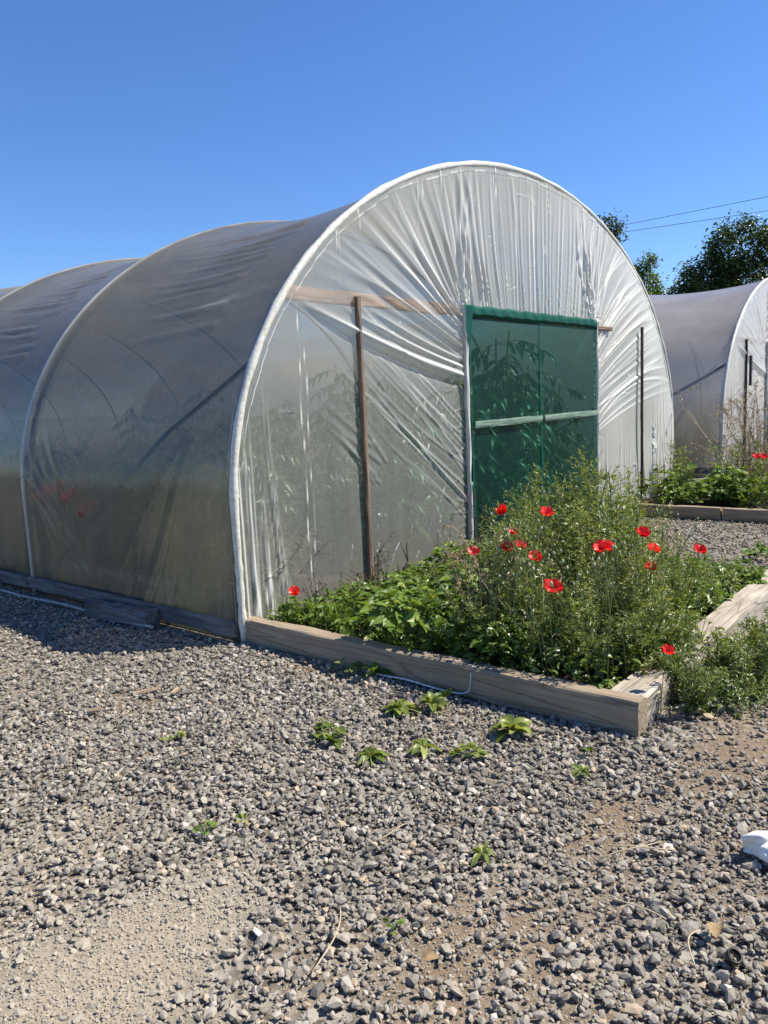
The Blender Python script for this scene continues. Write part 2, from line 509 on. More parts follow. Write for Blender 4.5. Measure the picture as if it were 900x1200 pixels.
# near yard as a fine sheet inside one sheet that reaches the horizon (graded grid)
def graded(lo, hi, step, far):
    a = np.arange(lo, hi + step, step)
    g = [3, 8, 20, 60, 150, 400]
    return np.concatenate([[lo - k for k in reversed(g)], a, [hi + k for k in g]])


gx = graded(0.0, 10.5, .035, 400); gy = graded(-.6, 8.5, .035, 400)
X, Y = np.meshgrid(gx, gy, indexing='ij')
near = (X > -.1) & (X < 10.6) & (Y > -.7) & (Y < 8.6)
Z = np.where(near, ground_h(X, Y), 0)
inside_house = (X > XL - .05) & (Y > 3.9)
Z = np.where(inside_house, 0, Z) - .012
nx, ny = X.shape
i, j = np.meshgrid(np.arange(nx - 1), np.arange(ny - 1), indexing='ij')
q = np.stack([i * ny + j, (i + 1) * ny + j, (i + 1) * ny + j + 1, i * ny + j + 1], -1).reshape(-1, 4)
me = raw_mesh('ground', np.stack([X, Y, Z], -1).reshape(-1, 3), [q], {'sand': np.clip(patch(X, Y, SAND), 0, 1).ravel(), 'soil': np.clip(patch(X, Y, SOIL), 0, 1).ravel()})
tag(new_obj('ground', me, M['ground']), kind='structure')

# ------------------------------------------------------------------ gravel (uncountable): crushed stones, one sheet of them
def stone_templates(k):
    phi = (1 + 5 ** .5) / 2
    v = np.array([(-1, phi, 0), (1, phi, 0), (-1, -phi, 0), (1, -phi, 0), (0, -1, phi), (0, 1, phi), (0, -1, -phi), (0, 1, -phi), (phi, 0, -1), (phi, 0, 1), (-phi, 0, -1), (-phi, 0, 1)]) / 1.902
    f = np.array([(0, 11, 5), (0, 5, 1), (0, 1, 7), (0, 7, 10), (0, 10, 11), (1, 5, 9), (5, 11, 4), (11, 10, 2), (10, 7, 6), (7, 1, 8), (3, 9, 4), (3, 4, 2), (3, 2, 6), (3, 6, 8), (3, 8, 9), (4, 9, 5), (2, 4, 11), (6, 2, 10), (8, 6, 7), (9, 8, 1)])
    T = []
    for _ in range(k):
        w = v * RNG.uniform(.62, 1.18, (12, 1)) + RNG.normal(0, .06, (12, 3))
        w *= np.array([RNG.uniform(.95, 1.3), RNG.uniform(.7, 1.0), RNG.uniform(.42, .75)])
        T.append(w)
    return np.array(T), f


TEMP, TF = stone_templates(40)


def stones_mesh(name, px, py, pz, size, val, dusty):
    n = len(px)
    ti = RNG.integers(0, len(TEMP), n)
    a, b, c = RNG.uniform(0, 2 * PI, n), RNG.normal(0, .42, n), RNG.normal(0, .42, n)
    ca, sa, cb, sb, cc, sc_ = np.cos(a), np.sin(a), np.cos(b), np.sin(b), np.cos(c), np.sin(c)
    R = np.zeros((n, 3, 3))
    R[:, 0, 0] = ca * cb; R[:, 0, 1] = ca * sb * sc_ - sa * cc; R[:, 0, 2] = ca * sb * cc + sa * sc_
    R[:, 1, 0] = sa * cb; R[:, 1, 1] = sa * sb * sc_ + ca * cc; R[:, 1, 2] = sa * sb * cc - ca * sc_
    R[:, 2, 0] = -sb; R[:, 2, 1] = cb * sc_; R[:, 2, 2] = cb * cc
    v = np.einsum('nij,nkj->nki', R, TEMP[ti]) * (size * .5)[:, None, None] + np.stack([px, py, pz], -1)[:, None, :]
    f = (np.arange(n) * 12)[:, None, None] + TF[None]
    return raw_mesh(name, v.reshape(-1, 3), [f.reshape(-1, 3)], None, False, {'v': np.repeat(val, 20), 'dusty': np.repeat(dusty, 20)})


def yard_mask(x, y):
    m = (x < XL - .02 - .05 * (y > Y0)) | ((y < 1.30) & (x < 9.6)) | ((x > 6.62) & (x < 9.5) & (y < 4.0))
    return m & (x + y > .9)


def scatter(x0, x1, y0, y1, dens):
    n = int((x1 - x0) * (y1 - y0) * dens)
    x, y = RNG.uniform(x0, x1, n), RNG.uniform(y0, y1, n)
    k = yard_mask(x, y)
    return x[k], y[k]


parts = []
for (x0, x1, y0, y1, dens) in ((-1.6, .1, .8, 6.0, 1500), (.1, 3.34, -.6, 4.2, 3900), (-.6, 3.34, 4.2, 9.0, 1500), (3.34, 6.62, -1.2, 1.3, 1500), (6.62, 9.5, -1.2, 4.0, 1000)):
    x, y = scatter(x0, x1, y0, y1, dens)
    cover = np.clip(1 - .86 * patch(x, y, SAND) - .78 * patch(x, y, SOIL), .16, 1)
    cover *= np.clip(.66 + .75 * vnoise(x * 2.1, y * 2.1, 21), 0, 1)
    k = RNG.uniform(0, 1, len(x)) < cover
    parts.append((x[k], y[k]))
px = np.concatenate([p[0] for p in parts]); py = np.concatenate([p[1] for p in parts])
n = len(px)
size = np.clip(RNG.lognormal(math.log(.0200), .42, n), .008, .048)
sandy = np.clip(patch(px, py, SAND), 0, 1)
size *= 1 - .2 * sandy
pz = ground_h(px, py) - .012 + size * (.16 - .10 * sandy) + RNG.uniform(0, .016, n) * (1 - sandy)
tone = np.clip(RNG.beta(2.1, 2.3, n) * .86 + .06 * (vnoise(px * 3, py * 3, 31) - .5), 0, .86)
odd = RNG.uniform(0, 1, n)
tone = np.where(odd < .045, RNG.uniform(.87, .94, n), tone)
tone = np.where(odd > .985, RNG.uniform(.96, 1, n), tone)
# grit: fines lying on the bare patches
xg, yg = scatter(.1, 3.3, .2, 3.2, 13000)
k = RNG.uniform(0, 1, len(xg)) < np.clip(.14 + patch(xg, yg, SAND) * .7 + patch(xg, yg, SOIL) * .45, 0, 1)
xg, yg = xg[k], yg[k]
sg = np.clip(RNG.lognormal(math.log(.0072), .40, len(xg)), .003, .02)
zg = ground_h(xg, yg) - .012 + sg * .15
tg = np.clip(RNG.beta(3, 2, len(xg)) * .9, 0, .9)
me = stones_mesh('gravel', np.concatenate([px, xg]), np.concatenate([py, yg]), np.concatenate([pz, zg]), np.concatenate([size, sg]), np.concatenate([tone, tg]), np.clip(np.concatenate([.95 * sandy + .55 * np.clip(patch(px, py, SOIL), 0, 1) + .5 * np.clip((2.6 - px - .3 * py) / 1.4, 0, 1) * vnoise(px * 2.3, py * 2.3, 77), np.full(len(xg), .6)]), 0, .9))
tag(new_obj('gravel', me, M['stone']), 'grey crushed gravel spread over the yard', 'gravel', kind='stuff')

# ------------------------------------------------------------------ polytunnels
def profile(a, n=90, bz=2.92, zc=.9):
    """hoop outline from left foot to right foot: offsets u and heights z, with arc length"""
    th = np.linspace(PI, 0, n)
    u = np.concatenate([np.full(14, -a), a * np.cos(th), np.full(14, a)])
    z = np.concatenate([np.linspace(0, zc, 14, endpoint=False), zc + bz * np.sin(th), np.linspace(zc, 0, 15)[1:]])
    s = np.concatenate([[0], np.cumsum(np.hypot(np.diff(u), np.diff(z)))])
    return u, z, s


def hoop_z(u, a, bz=2.92, zc=.9):
    return zc + bz * np.sqrt(np.clip(1 - (np.asarray(u) / a) ** 2, 0, 1))


def seg_field(x, z, x0, z0, x1, z1, bow=0.0):
    """distance across / position along a slightly bowed fold line"""
    dx, dz = x1 - x0, z1 - z0
    L = math.hypot(dx, dz)
    ux, uz = dx / L, dz / L
    t = ((x - x0) * ux + (z - z0) * uz) / L
    d = -(x - x0) * uz + (z - z0) * ux
    tt = np.clip(t, 0, 1)
    d = d - bow * 4 * tt * (1 - tt)
    return t, d


def apply_folds(x, z, folds):
    disp = np.zeros_like(x); thick = np.zeros_like(x)
    for (x0, z0, x1, z1, w0, w1, amp, th, bow, fade) in folds:
        lo, hi = min(x0, x1) - .25 - abs(bow), max(x0, x1) + .25 + abs(bow)
        lz, hz = min(z0, z1) - .25 - abs(bow), max(z0, z1) + .25 + abs(bow)
        k = np.nonzero((x > lo) & (x < hi) & (z > lz) & (z < hz))
        if len(k[0]) == 0: continue
        t, d = seg_field(x[k], z[k], x0, z0, x1, z1, bow)
        tt = np.clip(t, 0, 1)
        w = .8 * (w0 + (w1 - w0) * tt)
        env = np.clip(t / .03 + 1, 0, 1) * np.clip((1 - t) / fade, 0, 1) ** .8
        g = np.exp(-(d / w) ** 2)
        shoulder = np.exp(-((d - 1.9 * w) / (1.1 * w)) ** 2)
        disp[k] += amp * env * (g - .55 * shoulder)
        core = np.exp(-(d / (w * .42)) ** 2)
        thick[k] = np.maximum(thick[k], th * env * core)
    return disp, thick


def end_panels(a, bz, folds, cell, with_door=True):
    """three sheets of grid (left of the door, over it, right of it), local x across, z up, displaced along y"""
    V, F, n = [], [], 0
    spans = [(-a + .012, -DOOR_W, 0.02), (-DOOR_W, DOOR_W, DOOR_H), (DOOR_W, a - .012, 0.02)]
    for (x0, x1, zb) in spans:
        nx = max(8, int((x1 - x0) / cell)); nz = max(8, int(3.4 / cell) if zb < 1 else int(1.6 / cell))
        xs = np.linspace(x0, x1, nx)
        top = hoop_z(xs, a, bz) - .008
        tt = np.linspace(0, 1, nz)
        Xg = np.repeat(xs[:, None], nz, 1)
        Zg = zb + (top[:, None] - zb) * tt[None]
        V.append(np.stack([Xg, Zg], -1).reshape(-1, 2))
        i, j = np.meshgrid(np.arange(nx - 1), np.arange(nz - 1), indexing='ij')
        F.append(np.stack([i * nz + j, (i + 1) * nz + j, (i + 1) * nz + j + 1, i * nz + j + 1], -1).reshape(-1, 4) + n)
        n += nx * nz
    P = np.concatenate(V)
    x, z = P[:, 0], P[:, 1]
    disp, thick = apply_folds(x, z, folds)
    edge = np.clip(np.minimum(a - np.abs(x), np.hypot(x / a, np.clip(z - .9, 0, None) / bz) * -1 * a + a) / .12, 0, 1)
    disp = disp * (.25 + .75 * edge)
    disp += .012 * (vnoise(x * 1.1, z * .9, 4) - .5) + .005 * (vnoise(x * 5, z * 2, 6) - .5)
    thick = np.clip(thick * 1.6, 0, 1)
    grime = np.clip((.75 - z) / .75, 0, 1) * .35 + np.clip(x / a, 0, 1) ** 2 * .75 * vnoise(x * 2 + 9, z * 1.2, 12) + np.clip((z - 2.6) / 1.4, 0, 1) * .12 * np.clip(x + .6, 0, 1)
    thick = thick + np.clip((x - .2) / a, 0, 1) ** .7 * .62 * (.6 + .6 * vnoise(x * 1.5, z * 1.5, 22)) + .24 * np.clip((z - 2.2) / 1.2, 0, 1)
    return raw_mesh('end_sheet', np.stack([x, -disp, z], -1), F, {'fold': np.clip(thick, 0, 1), 'grime': np.clip(grime, 0, 1)})


def end_folds(a, bz, seed):
    r = random.Random(seed)
    Fo = []
    J = lambda s: r.gauss(0, s)
    hp = lambda u: float(hoop_z(u, a, bz))
    # fan over the door head, gathered at both top corners
    for k in range(34):
        f = (k + .5 + J(.3)) / 34
        xb = -DOOR_W + 2 * DOOR_W * f
        u = -1.75 + 3.5 * f + J(.05)
        Fo.append((xb, DOOR_H, u, hp(u) - .02, .010 + r.random() * .008, .026 + r.random() * .02, r.uniform(.008, .022), r.choice((.15, .3, .7, .95)), J(.03), r.uniform(.5, 1.2)))
    for k in range(24):                                  # top left corner
        f = (k + .5 + J(.3)) / 24
        ang = PI * (.58 + .23 * f)
        u = a * math.cos(ang); zz = .9 + bz * math.sin(ang)
        xb, zb = (-DOOR_W + .16 * (1 - f) * r.random(), DOOR_H) if f < .35 else (-DOOR_W, DOOR_H - .62 * (f - .35) + J(.02))
        Fo.append((xb, zb, u, zz, .010, .04 + .02 * r.random(), r.uniform(.010, .022), r.choice((.12, .3, .6, .9)), J(.05), r.uniform(.5, 1.1)))
    for k in range(46):                                  # top right corner and right jamb: dense crumpled gathers
        f = (k + .5 + J(.3)) / 46
        ang = PI * (.43 - .36 * f)
        u = a * math.cos(ang); zz = .9 + bz * math.sin(ang)
        if f < .3: xb, zb = DOOR_W + .45 * r.random() * f, DOOR_H - .02
        else: xb, zb = DOOR_W + .02, DOOR_H - 1.9 * (f - .3) + J(.03)
        Fo.append((xb, zb, u, zz, .009, .030 + .02 * r.random(), r.uniform(.010, .024) * (1 if f < .7 else .5), r.choice((.25, .5, .95)) * (1 if f < .7 else .6), .10 + J(.06), r.uniform(.45, 1.0)))
    # the big slack folds from the rail down to the left jamb
    rail = -a + .69
    Fo.append((-DOOR_W, 1.80, rail, 2.34, .060, .034, .045, .70, .05, .25))
    Fo.append((-DOOR_W, 1.87, -3.05, 2.32, .034, .022, .030, .60, .035, .3))
    Fo.append((-DOOR_W, 1.93, -2.75, 2.33, .026, .020, .026, .55, .03, .3))
    Fo.append((-DOOR_W, 1.74, -2.3, 1.97, .016, .016, .02, .5, .02, .4))
    # diagonal tension lines across the lower left sheet
    Fo.append((-DOOR_W, .62, -2.86, 1.80, .014, .014, .018, .6, .02, .5))
    for k in range(13):
        z0 = .45 + k * .075 + J(.03)
        x1 = r.uniform(-3.3, -2.5); z1 = z0 + (-DOOR_W - x1) * r.uniform(.62, .85)
        Fo.append((-DOOR_W, z0, x1, z1, .010, .018, r.uniform(.004, .010), r.choice((.25, .5, .9)), J(.03), r.uniform(.5, 1)))
    for k in range(7):
        x0 = -2.75 + J(.1); z0 = r.uniform(.9, 1.7)
        Fo.append((x0, z0, x0 - r.uniform(.4, .8), z0 + r.uniform(.35, .6), .02, .03, .006, r.uniform(.06, .2), 0, .8))
    # upright pleats beside the left leg of the hoop
    for k in range(17):
        f = k / 16; xb = -a + .07 + .44 * f + J(.02); xt = -a + .10 + .26 * f + J(.03)
        Fo.append((xb, .02, xt, r.uniform(.9, 2.2), r.uniform(.010, .024), r.uniform(.006, .012), r.uniform(.006, .014), r.choice((.3, .6, 1.0)) * (1 if f < .75 else .6), J(.03), r.uniform(.7, 1.2)))
    # doubled welded strip hanging from the rail end
    for dx, th in ((0, .75), (.055, .6)):
        zs = np.linspace(2.28, .15, 9)
        for p0, p1 in zip(zs[:-1], zs[1:]):
            xo = lambda zz: -3.54 + dx + .012 * math.sin(zz * 7 + dx * 40)
            Fo.append((xo(p0), p0, xo(p1), p1, .008, .008, .004, th, 0, .02))
    # pleats at the right edge and loose ones below
    for k in range(22):
        x = 1.6 + 2.5 * (k / 21) + J(.05)
        Fo.append((x, .05, x + J(.12), r.uniform(.7, 1.5) if k < 15 else r.uniform(1.2, 2.0), .02, .02, r.uniform(.006, .016), r.uniform(.12, .5), J(.03), .8))
    for k in range(16):                                  # short puckers where the sheet is stapled to the jambs
        for sgn in (-1, 1):
            z = .3 + 2.0 * k / 15 + J(.04)
            Fo.append((sgn * DOOR_W, z, sgn * (DOOR_W + r.uniform(.12, .4)), z + J(.09), .010, .018, .008, r.uniform(.1, .4), 0, .9))
    for k in range(150):                                 # fine random crinkles
        u = r.uniform(-4.0, 4.0); z0 = r.uniform(.1, 3.7)
        if z0 > hp(u) - .1 or (abs(u) < DOOR_W and z0 < DOOR_H): continue
        an = math.atan2(z0 - 2.0, u - math.copysign(DOOR_W, u)) + J(.5); L = r.uniform(.05, .32)
        Fo.append((u, z0, u + L * math.cos(an), z0 + L * math.sin(an), .006, .009, r.uniform(.003, .008), r.choice((.2, .4, .8)), J(.015), .7))
    for k in range(14):                                  # torn and bunched patch near the right leg
        u = 3.42 + J(.05); z0 = .85 + J(.12); an = r.uniform(.6, 2.4)
        Fo.append((u, z0, u + .16 * math.cos(an), z0 + .2 * math.sin(an), .010, .012, .014, .95, J(.02), .8))
    al = np.linspace(.03 * PI, .97 * PI, 60)              # edge of the sheet where it is turned round the hoop
    for a0, a1 in zip(al[:-1], al[1:]):
        e = .062 + .008 * math.sin(a0 * 23)
        Fo.append(((a - e) * math.cos(a0), .9 + (bz - e) * math.sin(a0), (a - e) * math.cos(a1), .9 + (bz - e) * math.sin(a1), .009, .009, .006, r.uniform(.35, .8), 0, .02))
    # drips of doubled film under the hoop
    for k in range(26):
        u = r.uniform(-3.4, 3.6)
        Fo.append((u, hp(u) - .02, u + J(.03), hp(u) - r.uniform(.15, .5), .010, .012, .008, r.uniform(.3, .8), 0, .7))
    return Fo


def board_mesh(L, w, h, seed=0, wob=.004, n=None, round_=.012):
    """a plank along local X, its base at z=0; rounded, slightly uneven edges"""
    rr = np.random.default_rng(seed)
    n = n or max(6, int(L / .08))
    xs = np.linspace(0, L, n)
    r = round_
    cs = []
    for (cx, cz, a0) in ((w / 2 - r, h - r, 0), (-w / 2 + r, h - r, 90), (-w / 2 + r, r, 180), (w / 2 - r, r, 270)):
        for k in range(3):
            a = math.radians(a0 + 45 * k); cs.append((cx + r * math.cos(a), cz + r * math.sin(a)))
    # extra points on the flats
    full = []
    for k in range(12):
        p, q2 = np.array(cs[k]), np.array(cs[(k + 1) % 12])
        full.append(p)
        if k % 3 == 2:
            for t in (.33, .66): full.append(p + (q2 - p) * t)
    cs = np.array(full); m = len(cs)
    V = np.zeros((n, m, 3))
    ph = rr.uniform(0, 9)
    for k, x in enumerate(xs):
        j = np.stack([vnoise(np.full(m, x * 6 + ph), np.arange(m) * 1.7, seed + 1), vnoise(np.full(m, x * 6 + ph + 50), np.arange(m) * 1.7, seed + 2)], -1) - .5
        c = cs + j * wob * 2
        V[k, :, 0] = x + (rr.normal(0, .003, m) if k in (0, n - 1) else 0)
        V[k, :, 1] = c[:, 0]; V[k, :, 2] = c[:, 1]
    i, j = np.meshgrid(np.arange(n - 1), np.arange(m), indexing='ij')
    a = i * m + j; b = i * m + (j + 1) % m
    q = np.stack([a, a + m, b + m, b], -1).reshape(-1, 4)
    V = V.reshape(-1, 3)
    c0, c1 = len(V), len(V) + 1
    V = np.concatenate([V, [[-.002, 0, h / 2], [L + .002, 0, h / 2]]])
    t = []
    for j in range(m):
        t.append((c0, j, (j + 1) % m)); t.append((c1, (n - 1) * m + (j + 1) % m, (n - 1) * m + j))
    me = raw_mesh('plank', V, [q, np.array(t)])
    return me


def plank(name, L, w, h, mat_, loc, rz=0, parent=None, seed=0, wob=.004, ry=0, rx=0):
    o = new_obj(name, board_mesh(L, w, h, seed, wob), mat_, parent)
    try:
        o.data.set_sharp_from_angle(angle=math.radians(35))
    except Exception:
        pass
    o.location = loc; o.rotation_euler = (rx, ry, rz)
    return o


def polytunnel(label, xc, y0, a, bz, bays, mats, near, seed):
    root = thing('polytunnel', label, 'polytunnel', (xc, y0, 0))
    fine = .022 if near else .07
    # --- cover
    u, z, s = profile(a, 200 if near else 90, bz)
    ys = [np.arange(0, BAY * (2.2 if near else 1.1), fine * 1.3)]
    ys.append(np.arange(ys[0][-1] + .09, BAY * bays, .09 if near else .2))
    ys = np.append(np.concatenate(ys), BAY * bays)
    ns = int(s[-1] / (fine * 1.6)); sg = np.linspace(0, s[-1], ns)
    U0, Z0 = np.interp(sg, s, u), np.interp(sg, s, z)
    # outward normal of the outline
    tu, tz = np.gradient(U0), np.gradient(Z0)
    ll = np.hypot(tu, tz); nu, nz = -tz / ll, tu / ll
    fr = (ys / BAY) % 1.0
    sagy = 4 * fr * (1 - fr)
    top = np.clip((Z0 - .9) / bz, 0, 1)
    amt = .028 + .11 * top ** 1.5 + .05 * np.sin(PI * np.clip(Z0 / 2.4, 0, 1)) * (1 - top)
    foot = np.clip(Z0 / .35, 0, 1)
    D = -(sagy[None] ** .85) * (amt * foot)[:, None]
    Sg, Yg = np.meshgrid(sg, ys, indexing='ij')
    r = random.Random(seed + 5)
    folds = []
    for b in range(3 if near else 1):
        yb = b * BAY
        for k in range(13):                                # slack creases along the bay at the shoulder
            ss = 2.35 + k * .14 + r.gauss(0, .03); yy = yb + r.uniform(.6, 1.1)
            folds.append((yy, ss, yy + r.uniform(.9, 1.5), ss + r.uniform(-.10, .18), .035, .03, r.uniform(.008, .02), .03, r.uniform(-.05, .02), .6))
        for k in range(16):                                # tension creases from the far hoop down towards the base
            y1 = yb + BAY - .04; s1 = 1.35 + r.gauss(0, .3)
            folds.append((y1, s1, y1 - r.uniform(.35, 1.0), r.uniform(.15, .55), .02, .03, r.uniform(.004, .010), r.uniform(.05, .22), r.uniform(-.04, .04), .8))
        for k in range(9):
            yy = yb + r.uniform(.1, 2.7)
            folds.append((yy, .03, yy + r.gauss(0, .1), r.uniform(.25, .7), .02, .03, .007, r.uniform(.03, .10), 0, .8))
        for k in range(10):
            yy = yb + .05; ss = r.uniform(.2, 3.2)
            folds.append((yy, ss, yy + r.uniform(.2, .5), ss + r.gauss(0, .12), .02, .03, .006, r.uniform(.02, .08), 0, .9))
    for k in range(120 if near else 20):
        yy = r.uniform(.1, BAY * 2.2); ss = r.uniform(.2, 3.0); L = r.uniform(.05, .5)
        folds.append((yy, ss, yy + r.gauss(0, .05), ss - L, .006, .009, .003, r.choice((.02, .04, .08)), r.gauss(0, .02), .7))
    folds.append((.12, 2.62, 2.1, 2.60, .007, .007, .006, .28, 0, .15))
    disp, thick = apply_folds(Yg, Sg, folds)
    hold = np.minimum(np.minimum(fr, 1 - fr) * BAY / .12, 1.0)
    D = D + disp * hold[None] * foot[:, None]
    D = D + (.010 * (vnoise(Yg * 2.2, Sg * 2.2, 14) - .5) * hold[None] * foot[:, None])
    # anti-chafe tape over each hoop (not the first: its tube is wrapped in the end sheet)
    dy = np.abs((ys + BAY / 2) % BAY - BAY / 2)
    tape = np.where((sg < .52 * s[-1])[:, None] & (ys > .5)[None] & (dy < .026)[None], .40 + .30 * vnoise(Yg * 3, Sg * 5, 15) - .18 * np.clip((Z0 - 2.6) / 1.2, 0, 1)[:, None], 0)
    thick = np.maximum(thick, tape)
    bulge = np.where(dy < .03, .012, 0)
    D = D + bulge[None]
    Xv = U0[:, None] + nu[:, None] * D; Zv = Z0[:, None] + nz[:, None] * D
    low = np.clip((1.5 - Zv) / 1.2, 0, 1)
    algae = np.clip(low * 1.5 * (vnoise(Yg * 1.6, Sg * 1.1, 16) * .6 + vnoise(Yg * 7, Sg * 1.5, 18) * .6 - .25), 0, 1)
    grime = np.clip(.5 * low * np.clip(vnoise(Yg * 2.1 + 7, Sg * 1.1, 19) * .8 + vnoise(Yg * 11, Sg * 1.3, 20) * .6 - .4, 0, 1) + (.30 + 1.0 * vnoise(Yg * 1.5, Sg * 1.2, 17)) * top[:, None] ** 1.1 * (1 if near else .35), 0, 1)
    nS, nY = Xv.shape
    i, j = np.meshgrid(np.arange(nS - 1), np.arange(nY - 1), indexing='ij')
    q = np.stack([i * nY + j, i * nY + j + 1, (i + 1) * nY + j + 1, (i + 1) * nY + j], -1).reshape(-1, 4)
    me = raw_mesh('cover', np.stack([Xv, Yg, Zv], -1).reshape(-1, 3), [q], {'fold': np.clip(thick, 0, 1).ravel(), 'grime': grime.ravel(), 'algae': algae.ravel()})
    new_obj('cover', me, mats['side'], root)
    # --- hoops: the front one is wrapped in the end sheet
    uu, zz, _ = profile(a, 64, bz)
    for b in range(bays + 1):
        mb = MB()
        if b == 0:
            rr = .028 + .006 * np.random.default_rng(3).uniform(-1, 1, len(uu))
            mb.tube(np.stack([uu, np.full(len(uu), -.012), zz], -1), rr, 10)
            mb.build('hoop', mats['hoop'], root)
        else:
            mb.tube(np.stack([uu * (1 - .05 / a), np.full(len(uu), b * BAY), zz - .05 * (zz > .9)], -1), .022, 6)
            mb.build('hoop', M['steel'], root)
    # --- end sheets
    es = new_obj('end_sheet', end_panels(a, bz, end_folds(a, bz, seed), .0125 if near else .035), mats['end'], root)
    es.location = (0, -.028, 0)
    be = new_obj('end_sheet', end_panels(a, bz, [], .3), mats['end'], root)
    be.location = (0, BAY * bays + .02, 0)
    mb = MB(); mb.box((-DOOR_W, BAY * bays, 0), (DOOR_W, BAY * bays + .04, DOOR_H)); mb.build('back_door', M['net'], root)
    # --- end frame
    plank('rail', a - .63 - DOOR_W + .02, .045, .10, mats['rail'], (-a + .61, .012, 2.335), 0, root, 5)
    plank('rail', .46, .045, .05, M['batten'] if near else M['batten_dark'], (DOOR_W + .03, -.045, 2.315), 0, root, 6)
    plank('post', 2.36, .04, .045, M['batten'] if near else M['batten_dark'], (-POST, -.05, .04), 0, root, 7, .003, ry=-PI / 2)
    plank('post', 2.36, .035, .04, M['batten_dark'], (POST, -.075, .04), 0, root, 8, .003, ry=-PI / 2)
    plank('jamb', DOOR_H, .04, .04, M['jamb'], (-DOOR_W + .02, -.06, .02), 0, root, 9, .006, ry=-PI / 2)
    plank('jamb', DOOR_H, .04, .035, M['jamb'], (DOOR_W + .045, -.06, .02), 0, root, 10, .006, ry=-PI / 2)
    # --- corner braces
    for sgn in (-1, 1):
        mb = MB()
        mb.tube([(sgn * (a - .31), .015, 1.94), (sgn * (a - .275), .25, 1.80), (sgn * (a - .175), .95, 1.42), (sgn * (a - .20), 1.8, .95), (sgn * (a - .3), 2.8, .4)], .015 if near else .025, 8)
        mb.build('brace', M['darksteel'] if near else M['darksteel'], root)
    # --- base rails: boards along both sides
    for sgn in (-1, 1):
        for b in range(bays):
            plank('base_rail', BAY - .012, .045, .105, M['rail_wood'], (sgn * (a + .03), b * BAY + .02, .04), PI / 2, root, 20 + b, .006)
    return root


MN = dict(side=M['film_side'], end=M['film_end'], hoop=M['hoop'], rail=M['rail_pink'])
MF = dict(side=M['film_far'], end=M['film_far_end'], hoop=M['hoop'], rail=M['rail_pink'])
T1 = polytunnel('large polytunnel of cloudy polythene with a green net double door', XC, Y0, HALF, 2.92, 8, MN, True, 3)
T2 = polytunnel('greyer polytunnel at the right edge, half hidden behind the one with the green door', 18.46, Y0, HALF, 2.86, 6, MF, False, 9)


# --- the double door of the near tunnel (part) with its leaves of net (sub-parts)
def net_leaf(name, x0, x1, parent, seed):
    nx, nz = 90, 140
    xs = np.linspace(x0, x1, nx); zs = np.linspace(.06, DOOR_H - .05, nz)
    Xg, Zg = np.meshgrid(xs, zs, indexing='ij')
    r = random.Random(seed); folds = []
    for k in range(9):
        x = r.uniform(x0, x1)
        folds.append((x, .1, x + r.gauss(0, .06), r.uniform(.9, 2.3), .02, .03, r.uniform(.004, .014), r.uniform(0, .2), r.gauss(0, .03), .8))
    d, th = apply_folds(Xg, Zg, folds)
    edge = np.minimum(Xg - x0, x1 - Xg)
    th = np.maximum(th, np.where(edge < .045, .6, 0))
    d += .01 * (vnoise(Xg * 2, Zg * 2, seed) - .5)
    i, j = np.meshgrid(np.arange(nx - 1), np.arange(nz - 1), indexing='ij')
    q = np.stack([i * nz + j, (i + 1) * nz + j, (i + 1) * nz + j + 1, i * nz + j + 1], -1).reshape(-1, 4)
    me = raw_mesh(name, np.stack([Xg, -d, Zg], -1).reshape(-1, 3), [q], {'fold': np.clip(th, 0, 1).ravel()})
    return new_obj(name, me, M['net'], parent)


def net_door(root, seed):
    mb = MB(); mb.box((-DOOR_W + .07, .01, DOOR_H - .06), (DOOR_W - .02, .045, DOOR_H - .01))
    door = mb.build('door', M['batten_dark'], root, False)
    door.location = (0, -.05, 0)
    net_leaf('net_leaf', -DOOR_W + .06, .012, door, 1).location = (0, -.012, 0)
    net_leaf('net_leaf', -.012, DOOR_W - .005, door, 2).location = (0, -.020, 0)
    for x0, x1, s in ((-DOOR_W + .07, -.03, 31), (.03, DOOR_W - .02, 32)):
        plank('cross_rail', x1 - x0, .016, .062, M['net_rail'], (x0, -.048, 1.30), 0, door, s)
    # net rolled over the head batten
    n = 80; xs = np.linspace(-DOOR_W - .005, DOOR_W + .01, n); V = []
    for k, x in enumerate(xs):
        for (yy, zz) in ((.0, .055), (-.028, .057), (-.030, .03), (-.030, -.01), (-.026, -.03 - .03 * float(vnoise(np.array(x * 4.0), np.array(1.0), 5)) - .05 * max(0, x - 1.1)), (-.02, -.02)):
            V.append((x, yy + .006 * math.sin(x * 31 + zz * 40), DOOR_H + zz + .004 * math.sin(x * 17)))
    i, j = np.meshgrid(np.arange(n - 1), np.arange(5), indexing='ij')
    q = np.stack([i * 6 + j, (i + 1) * 6 + j, (i + 1) * 6 + j + 1, i * 6 + j + 1], -1).reshape(-1, 4)
    me = raw_mesh('head_roll', np.array(V), [q], {'fold': np.full(len(V), .85)})
    new_obj('head_roll', me, M['net'], door).location = (0, 0, 0)
    # a loose tail of net at the left of the head
    me2 = raw_mesh('net_tail', np.array([(-DOOR_W - .01, -.03, DOOR_H + .05), (-DOOR_W + .1, -.04, DOOR_H + .05), (-DOOR_W - .015, -.035, DOOR_H - .12), (-DOOR_W + .06, -.05, DOOR_H - .14), (-DOOR_W + .0, -.03, DOOR_H - .30), (-DOOR_W + .03, -.04, DOOR_H - .31)]), [np.array([(0, 1, 3, 2), (2, 3, 5, 4)])], {'fold': np.full(6, .8)})
    new_obj('net_tail', me2, M['net'], door)
    return door


